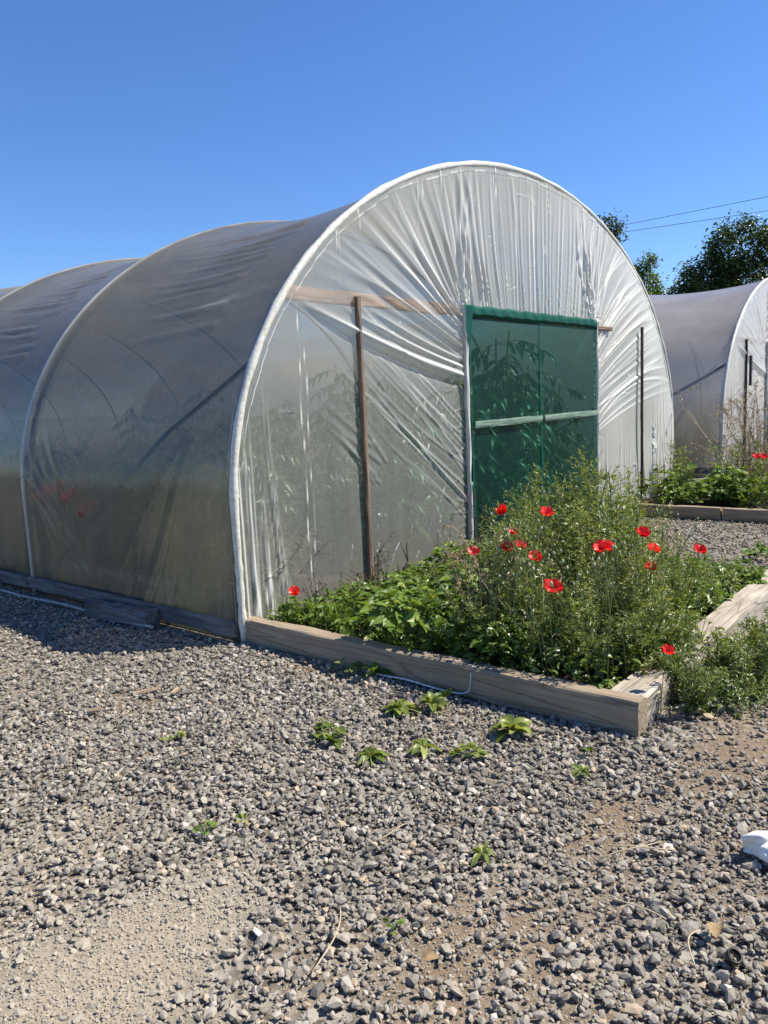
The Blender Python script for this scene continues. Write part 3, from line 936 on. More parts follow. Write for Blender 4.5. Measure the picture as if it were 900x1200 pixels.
net_door(T1, 1)
mb = MB()
mb.box((-DOOR_W + .07, -.02, .05), (DOOR_W - .02, .01, DOOR_H - .03)); mb.build('door', M['net'], T2, False)
mb = MB(); mb.box((-.03, -.02, 0), (.03, .02, .55)); mb.box((-.07, -.01, .18), (-.02, .015, .22))
lt = mb.build('latch', M['darksteel'], T2, False); lt.location = (-POST + .05, -.11, 1.55)

# soil floors inside
for nm, xc in (('tunnel_floor', XC), ('tunnel_floor', 18.46)):
    V = np.array([(xc - HALF + .02, Y0 + .03, 0), (xc + HALF - .02, Y0 + .03, 0), (xc + HALF - .02, Y0 + 23, 0), (xc - HALF + .02, Y0 + 23, 0)], float) + [0, 0, .012]
    tag(new_obj(nm, raw_mesh(nm, V, [np.array([(0, 1, 2, 3)])]), M['soil']), kind='structure')

# ------------------------------------------------------------------ bed boards and yard odds and ends
BH = .165
def board(label, L, w, h, mat_, loc, rz, seed, wob=.004, ry=0, group=None):
    o = plank('timber_board', L, w, h, mat_, loc, rz, None, seed, wob, ry)
    return tag(o, label, 'board', group)

board('long grey weathered sleeper edging the near bed from the tunnel foot to the front corner', Y0 - 1.30, .10, BH + .01, M['sleeper'], (XL + .05, 1.30, -.01), PI / 2, 41, .006)
board('thick sun-bleached sleeper closing the front end of the near bed', 3.15, .17, BH + .01, M['sleeper_pale'], (XL + .105, 1.395, -.015), 0, 42, .008)
board('thin pale edging board along the path side of the near bed', 2.5, .03, .10, M['sleeper_pale'], (6.62, 1.50, 0), PI / 2, 43, .005)
board('dark timber board edging the far bed, the length next to the green door path', 1.25, .09, .15, M['sleeper'], (9.58, 2.72, 0), PI / 2, 44)
board('dark timber board edging the far bed, the length running out of the picture at right', 2.4, .09, .15, M['sleeper'], (9.585, .30, 0), PI / 2, 45)
o = board('short rough offcut of sleeper lying against the foot of the polythene wall', .78, .13, .12, M['rail_wood'], (XL - .12, 4.95, -.005), math.radians(93), 46, .02)
tag(o, cat='offcut')

# pipe lying on the gravel beside the polythene wall
mb = MB()
t = np.linspace(0, 1, 24)
mb.tube(np.stack([3.02 + .06 * np.sin(t * 3) + .12 * t, 4.85 + 4.2 * (1 - t), .028 + .006 * np.sin(t * 20)], -1), .011, 8)
tag(mb.build('thin_pipe', M['pipe']), 'thin pale pipe lying on the gravel along the tunnel foot', 'pipe')

# twine: over the board top, down its face, along its foot
mb = MB()
pth = [(3.50, 2.24, .17), (3.40, 2.22, .172), (3.352, 2.21, .168), (3.337, 2.21, .14), (3.334, 2.212, .08), (3.33, 2.22, .035), (3.31, 2.25, .022), (3.30, 2.32, .018), (3.292, 2.45, .025), (3.30, 2.62, .03), (3.305, 2.8, .02), (3.30, 2.95, .022)]
P = np.array(pth); tt = np.linspace(0, len(P) - 1, 90)
P = np.stack([np.interp(tt, np.arange(len(P)), P[:, k]) for k in range(3)], -1)
for ph in (0, PI):
    w = np.stack([np.cos(tt * 14 + ph), np.sin(tt * 14 + ph), np.cos(tt * 14 + ph)], -1) * .0022
    mb.tube(P + w, .0028, 5)
tag(mb.build('twine', M['twine']), 'white twisted twine hanging over the long grey sleeper', 'twine')

# crumpled white cloth at the right edge of the yard
def crumple(name, mat_, c, rad, seed, label, cat):
    bm = bmesh.new(); bmesh.ops.create_icosphere(bm, subdivisions=5, radius=1)
    for v in bm.verts:
        p = v.co.copy(); a = math.atan2(p.y, p.x)
        n1 = float(vnoise(np.array(p.x * 2 + 5), np.array(p.y * 2 + p.z * 3), seed)); n2 = float(vnoise(np.array(p.x * 5 + p.z * 4 + 9), np.array(p.y * 5), seed + 1))
        n3 = abs(float(vnoise(np.array(a * 3.3 + p.z * 2 + 20), np.array(p.z * 2.5 + 3), seed + 2)) - .5) * 2
        k = .80 + .40 * (n1 - .5) + .05 * (n2 - .5) + .16 * math.sin(p.x * 5 + p.y * 3 + 2.5 * n1) * (.4 + .6 * abs(p.z)) + .05 * (n3 - .4)
        v.co = Vector((p.x * k * rad[0], p.y * k * rad[1], max(p.z * k * rad[2], -.35 * rad[2])))
    me = bpy.data.meshes.new(name); bm.to_mesh(me); bm.free()
    for p in me.polygons: p.use_smooth = True
    o = new_obj(name, me, mat_); o.location = c
    return tag(o, label, cat)

crumple('rag', M['cloth'], (2.672, .59, .04), (.075, .10, .06), 5, 'crumpled white rag lying on the gravel at the right edge', 'rag')

mb = MB()   # short end of black pipe
t = np.linspace(0, 2 * PI, 28)
prof_ = [(.021, 0), (.021, .03), (.016, .03), (.016, 0)]
V = np.array([(r_ * math.cos(a), r_ * math.sin(a), z_) for a in t[:-1] for (r_, z_) in prof_])
n_ = len(t) - 1
q = [(i * 4 + k, ((i + 1) % n_) * 4 + k, ((i + 1) % n_) * 4 + (k + 1) % 4, i * 4 + (k + 1) % 4) for i in range(n_) for k in range(4)]
mb.add(V, np.array(q)[:, ::-1])
o = mb.build('pipe_end', M['black']); o.location = (2.09, .55, .012); o.rotation_euler = (.35, -.5, .3)
tag(o, 'short black pipe end sticking out of the gravel in the lower right', 'pipe end')

# litter: dry leaves, chips and straws
def litter_leaf(loc, rz, size, label, mat_):
    mb = MB(); mb.leaves([(0, 0, 0)], [(1, 0, .15)], size, size * .62, .5, .25, .4, 4, roll=np.array([.3]))
    o = mb.build('dry_leaf', mat_); o.location = loc; o.rotation_euler = (0, 0, rz)
    return tag(o, label, 'leaf')

litter_leaf((2.90, .98, .03), 1.2, .07, 'curled yellow dry leaf on the gravel right of the bed corner', M['deadleaf'])
litter_leaf((1.60, 1.20, .03), 2.2, .05, 'small orange dry leaf at the bottom edge of the gravel', M['deadleaf'])
litter_leaf((2.13, .60, .03), .2, .08, 'brown dry leaf beside the black pipe end', M['deadleaf'])
for k, (x, y, rz, L, lab) in enumerate(((2.02, 3.80, -.6, .07, 'tan wood chip on the gravel, the one nearer the left edge'), (2.33, 3.80, -.3, .13, 'tan wood splinter on the gravel in front of the polythene wall'), (2.44, 3.62, 0.5, .08, 'brown bark piece beside the tan splinter'))):
    o = plank('wood_chip', L, .022, .008, M['chip'], (x, y, .02), rz, None, 60 + k, .003); tag(o, lab, 'wood chip')
straws = [(2.62, 1.28, .9, .30), (2.52, .86, 2.3, .22), (2.30, 1.0, -.3, .24), (1.35, 1.45, .5, .28), (1.95, 1.75, -.4, .16), (2.10, .75, 1.3, .2), (1.98, .62, .1, .16), (2.75, 1.2, 2.0, .18)]
for k, (x, y, a, L) in enumerate(straws):
    mb = MB(); t = np.linspace(0, 1, 8)
    mb.tube(np.stack([t * L, .03 * np.sin(t * 3 + k), .012 * np.sin(t * PI)], -1), .0022, 5, .85)
    o = mb.build('straw', M['dry']); o.location = (x, y, .03); o.rotation_euler = (0, 0, a)
    tag(o, 'thin pale straw lying on the gravel', 'straw', 'straws scattered on the gravel')

# bed soil
def soil_bed(name, x0, x1, y0, y1, z):
    n1, n2 = int((x1 - x0) / .06), int((y1 - y0) / .06)
    Xg, Yg = np.meshgrid(np.linspace(x0, x1, n1), np.linspace(y0, y1, n2), indexing='ij')
    Zg = z + .05 * (vnoise(Xg * 2.5, Yg * 2.5, 2) - .5) + .03 * (vnoise(Xg * 9, Yg * 9, 3) - .5)
    i, j = np.meshgrid(np.arange(n1 - 1), np.arange(n2 - 1), indexing='ij')
    q = np.stack([i * n2 + j, (i + 1) * n2 + j, (i + 1) * n2 + j + 1, i * n2 + j + 1], -1).reshape(-1, 4)
    return tag(new_obj(name, raw_mesh(name, np.stack([Xg, Yg, Zg], -1).reshape(-1, 3), [q]), M['soil']), kind='structure')

soil_bed('bed_soil', XL + .09, 6.60, 1.42, Y0 - .03, .09)
soil_bed('bed_soil', 9.63, 16.0, -.5, 3.95, .08)

# ------------------------------------------------------------------ vegetation
def rdir(n, zlo=-.2, zhi=1.0):
    a = RNG.uniform(0, 2 * PI, n); z = RNG.uniform(zlo, zhi, n); r = np.sqrt(np.clip(1 - z * z, .05, 1))
    return np.stack([r * np.cos(a), r * np.sin(a), z], -1)


def proto_root(name):
    o = bpy.data.objects.new(name, None); COL.objects.link(o); return o


def feathery(h, lean, nb, seed, leafm='leaf_feather'):
    """tall weed: upright stem, ascending side shoots set with narrow leaves and seed tips"""
    r = np.random.default_rng(seed)
    root = proto_root('tall_weed')
    st = MB(); fo = MB()
    t = np.linspace(0, 1, 10)
    stem = np.stack([lean[0] * t ** 1.6 + .02 * np.sin(t * 5 + seed), lean[1] * t ** 1.6 + .02 * np.cos(t * 4 + seed), h * t], -1)
    st.tube(stem, .0045 * (1 - .75 * t) + .0008, 5, .5)
    for k in range(nb):
        f = .10 + .88 * (k + r.uniform(0, 1)) / nb
        b = np.array([np.interp(f, t, stem[:, c]) for c in range(3)])
        az = k * 2.4 + r.uniform(-.5, .5); L = h * (.32 * (1 - f) ** .8 + .07) * r.uniform(.7, 1.25)
        el = math.radians(r.uniform(35, 65)); d = np.array([math.cos(az) * math.cos(el), math.sin(az) * math.cos(el), math.sin(el)])
        tt = np.linspace(0, 1, 5)
        br = b + d * (L * tt)[:, None] + np.array([0, 0, 1.0]) * (L * .18 * tt ** 2)[:, None]
        st.tube(br, .0018 * (1 - .6 * tt), 3, .6, cap=False)
        nl = int(8 + L * 52)
        ft = r.uniform(.05, 1.0, nl)
        bp = np.stack([np.interp(ft, tt, br[:, c]) for c in range(3)], -1)
        a2 = r.uniform(0, 2 * PI, nl)
        dd = d * .7 + np.stack([np.cos(a2), np.sin(a2), r.uniform(-.3, .5, nl)], -1) * .8
        ll = r.uniform(.024, .066, nl) * (1.25 - .5 * ft) * (1.3 - .5 * f)
        fo.leaves(bp, dd, ll, ll * r.uniform(.16, .30, nl), np.clip(r.normal(.40 + .18 * f, .17, nl), 0, 1), .2, .3, 2)
    st.build('stem', M['stem'], root); fo.build('foliage', M[leafm], root)
    return root


def mound(rad, h, n, leaf, seed, mat_='leaf_bright', wid=.62, name='leafy_weed'):
    """low clump of broad leaves on stalks"""
    r = np.random.default_rng(seed)
    root = proto_root(name)
    st = MB(); fo = MB()
    for k in range(n):
        az = r.uniform(0, 2 * PI); rr = rad * math.sqrt(r.uniform(0, 1)); z = h * (1 - (rr / rad) ** 2 * .65) * r.uniform(.45, 1.1)
        tip = np.array([rr * math.cos(az), rr * math.sin(az), z]); b = np.array([tip[0] * .15, tip[1] * .15, 0])
        mid = (b + tip) / 2 + np.array([0, 0, z * .18])
        st.tube(np.array([b, mid, tip]), .0018, 4, .5, cap=False)
        L = leaf * r.uniform(.6, 1.25)
        d = np.array([math.cos(az + r.normal(0, .6)), math.sin(az + r.normal(0, .6)), r.uniform(-.15, .55)])
        v = float(np.clip(r.normal(.45, .2), 0, 1))
        # lobed leaf: a middle blade and two side blades
        fo.leaves([tip], [d], L, L * wid, v, .3, .18, 4, .85)
        for sg in (-1, 1):
            c, s_ = math.cos(sg * .75), math.sin(sg * .75)
            fo.leaves([tip], [(d[0] * c - d[1] * s_, d[0] * s_ + d[1] * c, d[2])], L * .72, L * wid * .7, v + .04, .3, .18, 3, .85)
    st.build('stem', M['stem'], root); fo.build('foliage', M[mat_], root)
    return root


def rosette(n, L, seed, wid=.42, up=.35, mat_='leaf_yard'):
    r = np.random.default_rng(seed)
    root = proto_root('yard_weed'); fo = MB()
    az = np.arange(n) * 2.4 + r.uniform(-.3, .3, n)
    el = r.uniform(up * .4, up * 2.2, n)
    d = np.stack([np.cos(az) * np.cos(el), np.sin(az) * np.cos(el), np.sin(el)], -1)
    n2 = n * 2; n = n2; az = np.arange(n) * 2.4 + r.uniform(-.5, .5, n); el = np.clip(r.normal(up, up * .6, n), .02, 1.35)
    d = np.stack([np.cos(az) * np.cos(el), np.sin(az) * np.cos(el), np.sin(el)], -1)
    ll = L * .78 * r.uniform(.35, 1.15, n)
    fo.leaves(np.stack([np.cos(az) * .008, np.sin(az) * .008, np.full(n, .012)], -1), d, ll, ll * wid * r.uniform(.8, 1.2, n), np.clip(r.normal(.42, .25, n), 0, 1), .45, .25, 5, .8, roll=r.normal(0, .45, n))
    fo.build('foliage', M[mat_], root)
    return root


def dead_bush(h, n, seed, mat_='twig', name='dead_weed', spread=.5, leaves=6):
    r = np.random.default_rng(seed)
    root = proto_root(name); st = MB(); fo = MB()
    def grow(p, d, L, rad, lev):
        t = np.linspace(0, 1, 5)
        side = r.normal(0, .22, 3)
        path = p + d * (L * t)[:, None] + side * (L * t ** 2)[:, None]
        st.tube(path, rad * (1 - .55 * t), 4, float(np.clip(r.normal(.5, .2), 0, 1)), cap=False)
        nl = leaves
        ft = r.uniform(.3, 1, nl); bp = np.stack([np.interp(ft, t, path[:, c]) for c in range(3)], -1)
        fo.leaves(bp, rdir(nl, -.6, .6), r.uniform(.012, .035, nl), r.uniform(.004, .009, nl), np.clip(r.normal(.55, .25, nl), 0, 1), .5, .5, 2)
        if lev > 0:
            for _ in range(r.integers(2, 4)):
                f = r.uniform(.35, .95); q = np.array([np.interp(f, t, path[:, c]) for c in range(3)])
                nd = d + r.normal(0, .55, 3); nd /= np.linalg.norm(nd)
                grow(q, nd, L * r.uniform(.35, .65), rad * .6, lev - 1)
    for _ in range(n):
        d = np.array([r.normal(0, spread), r.normal(0, spread), 1.0]); d /= np.linalg.norm(d)
        grow(np.array([r.normal(0, .03), r.normal(0, .03), 0]), d, h * r.uniform(.45, .8), .004, 2)
    st.build('stem', M[mat_], root); fo.build('dry_leaves', M[mat_], root)
    return root


def grass_tuft(h, n, seed, mat_='leaf_bright'):
    r = np.random.default_rng(seed)
    root = proto_root('grass_tuft'); fo = MB()
    a = r.uniform(0, 2 * PI, n); el = r.uniform(.9, 1.5, n)
    d = np.stack([np.cos(a) * np.cos(el), np.sin(a) * np.cos(el), np.sin(el)], -1)
    b = np.stack([r.normal(0, .035, n), r.normal(0, .035, n), np.zeros(n)], -1)
    fo.leaves(b, d, h * r.uniform(.5, 1.1, n), .007, np.clip(r.normal(.5, .2, n), 0, 1), .35, .3, 4, .6)
    fo.build('blades', M[mat_], root)
    return root


def poppy(h, seed, openness=1.0, face=(0, 0), petal='petal', lean=(0, 0), size=1.0):
    r = np.random.default_rng(seed)
    root = proto_root('poppy')
    st = MB(); t = np.linspace(0, 1, 9)
    stem = np.stack([lean[0] * t ** 2, lean[1] * t ** 2, h * t], -1)
    st.tube(stem, .0022 * (1 - .25 * t), 5, .6)
    # a few stem leaves and a nodding bud on a side stalk
    nl = 7; ft = r.uniform(.05, .5, nl); bp = np.stack([np.interp(ft, t, stem[:, c]) for c in range(3)], -1)
    st.leaves(bp, rdir(nl, .1, .6), r.uniform(.05, .09, nl), r.uniform(.008, .016, nl), .5, .4, .2, 3)
    st.build('stem', M['stem'], root)
    head = stem[-1]
    ax = Vector((face[0], face[1], 1.0)).normalized()
    R = ax.to_track_quat('Z', 'Y').to_matrix()
    pe = MB()
    nP = 5
    for k in range(nP):
        a0 = k * 2 * PI / nP + r.uniform(-.15, .15) + seed
        nu, nv = 9, 6
        V = []
        for iv in range(nv):
            v = iv / (nv - 1)
            for iu in range(nu):
                u = (iu / (nu - 1) - .5) * 2
                wdt = .030 * size * math.sin(PI * min(1, .08 + .62 * v)) * 1.25
                rad = .042 * size * v * (1 - .10 * u * u)
                cup = (1.42 - openness) * .95 + .16 * math.sin(k * 2.1 + seed)
                x = rad * math.cos(cup); z = rad * math.sin(cup) + .010 * size * (1 - (1 - v) ** 2) + (.007 * math.sin(u * 4.3 + k * 2 + seed) + .005 * math.sin(u * 9 + k * 5 + seed * 1.7)) * size * v * v + (k % 2) * .003
                y = u * wdt
                V.append((x * math.cos(a0) - y * math.sin(a0), x * math.sin(a0) + y * math.cos(a0), z))
        V = [Vector(p) for p in V]
        V = np.array([tuple((R @ p) + Vector(head)) for p in V])
        i, j = np.meshgrid(np.arange(nv - 1), np.arange(nu - 1), indexing='ij')
        q = np.stack([i * nu + j, (i + 1) * nu + j, (i + 1) * nu + j + 1, i * nu + j + 1], -1).reshape(-1, 4)
        pe.add(V, q, np.clip(r.normal(.5, .15) + np.repeat(np.linspace(-.25, .25, nv), nu), 0, 1))
    fl = pe.build('flower', M[petal], root)
    hb = MB()
    zz = np.linspace(0, .014 * size, 5)
    pth = np.array([tuple((R @ Vector((0, 0, float(z)))) + Vector(head)) for z in zz])
    hb.tube(pth, np.array([.003, .006, .007, .006, .003]) * size, 8, .3)
    hb.build('heart', M['poppy_heart'], fl)
    return root


def seed_stalk(h, seed, n=5):
    """thin poppy stalks with buds and seed heads"""
    r = np.random.default_rng(seed)
    root = proto_root('poppy_stalks'); st = MB(); bd = MB()
    for k in range(n):
        hh = h * r.uniform(.6, 1.05); l = r.normal(0, .12, 2); t = np.linspace(0, 1, 7)
        s = np.stack([r.normal(0, .05) + l[0] * t ** 2, r.normal(0, .05) + l[1] * t ** 2, hh * t], -1)
        st.tube(s, .0018, 4, .7, cap=False)
        p = s[-1]; zz = np.linspace(-.002, .022, 6)
        bd = MB(); bd.tube(np.stack([np.full(6, p[0]), np.full(6, p[1]), p[2] + zz], -1), np.array([.002, .006, .008, .0075, .005, .001]), 6, float(r.uniform(.2, .9)))
        bd.build('seed_head', M['bud'], root)
    st.build('stem', M['stem'], root)
    return root


def place(protos, spots, label, cat, group, smin=.8, smax=1.2, tilt=.08):
    used = {}
    for k, sp in enumerate(spots):
        x, y, z = sp[:3]; s = (sp[3] if len(sp) > 3 else 1.0) * random.uniform(smin, smax)
        p = protos[k % len(protos)]
        tl = (random.gauss(0, tilt), random.gauss(0, tilt))
        rz = random.uniform(0, 2 * PI)
        if id(p) not in used:
            used[id(p)] = 1
            p.location = (x, y, z); p.rotation_euler = (tl[0], tl[1], rz); p.scale = (s, s, s)
            o = p
        else:
            o = dup(p, (x, y, z), rz, s, tilt=tl)
        lab = label if isinstance(label, str) else label[k]
        tag(o, lab, cat, group)


rnd = random.Random(5)
# --- tall feathery weeds filling the right half of the near bed
FE = [feathery(.92, (.10, .03), 26, 1), feathery(.80, (-.08, .06), 24, 2, 'leaf_sprig'), feathery(1.0, (.03, -.10), 28, 3), feathery(.66, (.06, .1), 22, 4), feathery(.74, (-.1, -.08), 24, 6, 'leaf_sprig')]
sp = []
tries = 0
while len(sp) < 88 and tries < 9000:
    tries += 1
    x, y = rnd.uniform(3.55, 6.4), rnd.uniform(1.48, 3.7)
    # the tall stand: front right, thinning towards the tunnel face and the left
    den = 1.0 if (y < 2.55 and x < 5.3) else (.55 if y < 2.9 and x < 5.8 else .12)
    if x < 3.75 and y > 2.3: den = 0
    if rnd.random() > den: continue
    if any((x - a) ** 2 + (y - b) ** 2 < .018 for a, b, *_ in sp): continue
    edge = min(1, .62 + .9 * max(0, x - 3.5))
    s = (.66 + .34 * min(1, (x - 3.4) / 1.1)) * (1.0 if y > 1.7 else .9)
    if y > 2.6: s *= .8
    az_ = math.atan2(y, x)
    s *= min(1, max(.36, (az_ - .275) / .10)) * min(1, max(.34, (.645 - az_) / .11))
    sp.append((x, y, .09, s))
# the tallest few in front of the door
for (x, y, s) in ((4.55, 2.25, 1.30), (4.75, 2.05, 1.36), (5.0, 2.2, 1.28), (4.35, 2.05, 1.15), (4.6, 1.85, 1.18), (5.2, 2.15, 1.15), (4.2, 2.35, 1.05), (5.35, 2.4, 1.1)):
    sp.append((x, y, .09, s))
for k in range(46):
    sp.append((rnd.uniform(3.5, 4.9), rnd.uniform(1.50, 2.5), .09, rnd.uniform(.38, .66)))
place(FE, sp, 'tall feathery green weed in the thick stand of the near bed', 'weed', 'tall feathery weeds in the near bed', .85, 1.12, .12)

# --- weeds sprawling over the front board onto the gravel
SPR = [feathery(.48, (.12, .04), 20, 11), feathery(.40, (-.08, .12), 18, 12), mound(.16, .2, 26, .06, 13, 'leaf_feather', .4, 'sprawling_weed')]
for p in SPR: p.name = 'sprawling_weed'
sp = []
for k in range(40):
    x = rnd.uniform(3.75, 5.0); y = rnd.gauss(1.16, .12) - .07 * (x - 3.6)
    if k < 20: x, y = rnd.uniform(3.74, 4.3), rnd.uniform(1.05, 1.30)
    sp.append((x, y, .0, rnd.uniform(.65, 1.05)))
for k in range(20):
    sp.append((rnd.uniform(3.75, 4.35), rnd.uniform(1.44, 1.62), .1, rnd.uniform(.8, 1.15)))
for k in range(22):
    sp.append((rnd.uniform(3.78, 4.45), rnd.uniform(1.33, 1.55), .11, rnd.uniform(.85, 1.15)))
sp = [(x_, y_, z_, s_ * .76) for (x_, y_, z_, s_) in sp]
place(SPR, sp, 'fine-leaved green weed sprawling over the bleached front sleeper', 'weed', 'weeds sprawling over the front end of the near bed', .85, 1.15, .3)

# --- broad leafy clumps in the left half of the bed
MO = [mound(.22, .24, 60, .085, 21), mound(.18, .20, 50, .07, 22), mound(.25, .30, 64, .095, 23), mound(.2, .18, 70, .05, 24)]
sp = []
tries = 0
while len(sp) < 64 and tries < 5000:
    tries += 1
    x, y = rnd.uniform(3.52, 6.4), rnd.uniform(1.55, 3.95)
    left = (y > 2.0 and x < 4.6) or y > 2.9
    if not left and rnd.random() > .12: continue
    if 3.9 < x < 5.0 and y > 3.72: continue
    if any((x - a) ** 2 + (y - b) ** 2 < .035 for a, b, *_ in sp): continue
    s = .8 if y > 3.3 else 1.0
    sp.append((x, y, .09, s))
place(MO, sp, 'low clump of broad green leaves in the left half of the near bed', 'weed', 'leafy clumps in the near bed', .8, 1.2, .15)

# path-side corner of the bed
sp = [(rnd.uniform(5.6, 6.5), rnd.uniform(1.5, 2.5), .09, rnd.uniform(.8, 1.1)) for _ in range(14)]
sp = [(a_, b_, c_, d_ * .72) for (a_, b_, c_, d_) in sp]
MO2 = [mound(.18, .2, 46, .085, 26), mound(.16, .17, 40, .07, 27)]
place(MO2, sp, 'bright leafy clump inside the path-side corner of the near bed', 'weed', 'leafy clumps by the path-side board', .85, 1.15, .15)

# grassy tufts at the far left corner
GT = [grass_tuft(.30, 70, 31), grass_tuft(.24, 60, 32)]
sp = [(rnd.uniform(3.46, 3.95), rnd.uniform(2.9, 3.95), .09, rnd.uniform(.7, 1.2)) for _ in range(20)]
place(GT, sp, 'thin-bladed grass tuft by the foot of the white pleated sheet', 'grass tuft', 'grass tufts at the left end of the near bed', .8, 1.2, .15)

# poppy stalks with seed heads
SS = [seed_stalk(.72, 41, 6), seed_stalk(.62, 42, 5), seed_stalk(.8, 43, 5)]
sp = [(rnd.uniform(3.55, 4.9), rnd.uniform(1.5, 2.6), .09, rnd.uniform(.8, 1.1)) for _ in range(26)]
place(SS, sp, 'thin poppy stalks with green seed heads among the tall weeds', 'poppy stalks', 'poppy stalks gone to seed in the near bed', .9, 1.1, .15)

DS = [dead_bush(.75, 3, 141, 'dry', 'withered_weed', .15, 6)]
sp = [(rnd.uniform(3.6, 5.0), rnd.uniform(1.5, 2.6), .09, rnd.uniform(.8, 1.1)) for _ in range(12)]
place(DS, sp, 'thin dry straw-coloured stem among the tall weeds of the near bed', 'withered weed', 'withered weeds in the near bed', .9, 1.1, .15)

# --- low ground cover, nobody could count it
mb = MB()
n = 16000
x = RNG.uniform(3.46, 6.56, n); y = RNG.uniform(1.47, 4.0, n)
k = vnoise(x * 2.2, y * 2.2, 55) > np.where(y > 3.45, .52, .25)
x, y = x[k], y[k]; n = len(x)
zz = .10 + (.10 + .16 * ((x < 5.2) & (y < 2.6))) * RNG.uniform(0, 1, n) ** 1.2 * (.4 + vnoise(x * 3, y * 3, 56))
ll = RNG.uniform(.025, .075, n)
mb.leaves(np.stack([x, y, zz], -1), rdir(n, .0, .8), ll, ll * RNG.uniform(.3, .6, n), np.clip(RNG.normal(.42, .2, n), 0, 1), .4, .25, 3)
n = 5200
x = RNG.uniform(3.8, 5.0, n); y = 1.20 + RNG.normal(0, .13, n) - .06 * (x - 3.6); zz = .01 + .12 * RNG.uniform(0, 1, n) ** 1.5
ll = RNG.uniform(.015, .04, n)
mb.leaves(np.stack([x, y, zz], -1), rdir(n, -.1, .8), ll, ll * .3, np.clip(RNG.normal(.4, .2, n), 0, 1), .4, .25, 2)
tag(mb.build('ground_cover', M['leaf_ground']), 'low green ground cover under the weeds of the near bed', 'ground cover', kind='stuff')

# --- dead weeds by the batten post and the door jamb
db = dead_bush(.42, 9, 51, 'twig', 'dead_weed', .7, 4); db.location = (4.55, 3.83, .09)
tag(db, 'dark dead bushy weed at the foot of the brown batten post', 'dead weed')
tw = MB(); tw.tube([(0, 0, 0), (.02, -.02, .12), (.10, -.03, .22), (.13, 0, .34), (.22, .02, .42)], [.012, .010, .008, .006, .003], 6, .5); tw.tube([(.10, -.03, .22), (.02, -.06, .31), (-.02, -.05, .40)], [.006, .004, .002], 5, .4)
o = tw.build('crooked_branch', M['twig']); o.location = (4.73, 3.80, .09); tag(o, 'crooked dark branch propped beside the brown batten post', 'branch')
d2 = dead_bush(.62, 8, 52, 'twig', 'dead_weed', .35, 5); d2.location = (6.02, 3.78, .09)
tag(d2, 'thin dead weed standing in front of the left door jamb', 'dead weed')
d3 = dead_bush(.50, 4, 53, 'twig', 'dead_weed', .25, 3); d3.location = (3.80, 3.80, .09)
tag(d3, 'sparse dry weed in front of the white pleated sheet', 'dead weed')

# --- poppies, each one placed and described
WF = (-.55, -.5)
POP = [
    # x, y, top z, openness, tilt, petals, size, label
    (3.60, 3.77, .33, .9, (-.5, -.6), 'petal', 1.15, 'single red poppy low at the foot of the white pleated sheet'),
    (3.78, 2.47, .69, 1.0, (-.5, -.4), 'petal', 1.05, 'red poppy at the left edge of the stand of tall weeds'),
    (3.95, 2.38, .90, .35, (-.9, .5), 'petal', 1.25, 'half-closed red poppy seen side on before the lower left of the green door'),
    (4.05, 2.13, .89, .9, (-.4, -.5), 'petal', 1.2, 'round red poppy highest in front of the green door'),
    (3.84, 2.25, .80, .8, (-.2, -.2), 'petal_pink', 1.1, 'pinkish red poppy just above a cluster of three'),
    (3.80, 2.23, .72, 1.0, (-.5, -.5), 'petal', 1.1, 'orange-red poppy on the left of the cluster in mid stand'),
    (3.84, 2.19, .73, .7, (-.1, -.6), 'petal_pink', 1.15, 'ragged pinkish poppy on the right of the cluster in mid stand'),
    (3.74, 2.06, .69, .95, (-.5, -.4), 'petal', 1.1, 'red poppy between the cluster and the largest flower'),
    (3.62, 1.88, .58, 1.05, (-.45, -.55), 'petal', 1.45, 'largest and lowest open red poppy in the middle of the stand'),
    (3.92, 1.73, .74, .8, (-.6, -.2), 'petal', 1.25, 'red poppy on the left of the touching pair at the right of the stand'),
    (3.97, 1.69, .745, 1.0, (-.3, -.6), 'petal', 1.15, 'red poppy on the right of the touching pair at the right of the stand'),
    (4.20, 1.60, .79, .9, (-.4, -.5), 'petal', 1.15, 'upper red poppy of the loose trio against the gravel path'),
    (4.14, 1.56, .71, .95, (-.2, -.5), 'petal', 1.1, 'middle red poppy of the loose trio against the gravel path'),
    (4.05, 1.48, .63, .75, (-.5, -.3), 'petal', .95, 'lowest small orange-red poppy of the loose trio'),
    (4.40, 1.38, .685, .9, (-.4, -.5), 'petal', 1.1, 'lone red poppy on a long stalk before the gravel path, apart at the right'),
    (3.63, 1.30, .34, .9, (-.4, -.5), 'petal', .9, 'small red poppy hanging low over the bleached front sleeper'),
    (10.06, 2.51, .70, .9, (-.4, -.5), 'petal_pink', 1.5, 'crimson poppy in the far bed, the left one of two'),
    (10.07, 2.37, .70, .9, (-.4, -.5), 'petal_pink', 1.5, 'crimson poppy in the far bed at the edge of the picture'),
]
for k, (x, y, z, op, fc, pm, sz, lab) in enumerate(POP):
    base = .0 if (y < 1.35) else .09
    p = poppy(z - base, 70 + k, op, fc, pm, (random.gauss(0, .02), random.gauss(0, .02)), sz * .80)
    p.location = (x, y, base)
    tag(p, lab, 'poppy', 'red poppies')

wf = MB()
for (dx, dy, dz) in ((0, 0, 0), (.02, .03, .02), (-.03, .02, -.01)):
    for a in range(7):
        wf.leaves([(dx, dy, dz)], [(math.cos(a * .9), math.sin(a * .9), .35)], .014, .009, .7, .1, .2, 2)
wf.tube([(0, 0, -.5), (.01, 0, -.25), (0, 0, 0)], .0015, 4, .0)
o = wf.build('white_daisy', M['white_flower']); o.location = (3.72, 1.98, .62); tag(o, 'tiny white flower just above the largest red poppy', 'flower')

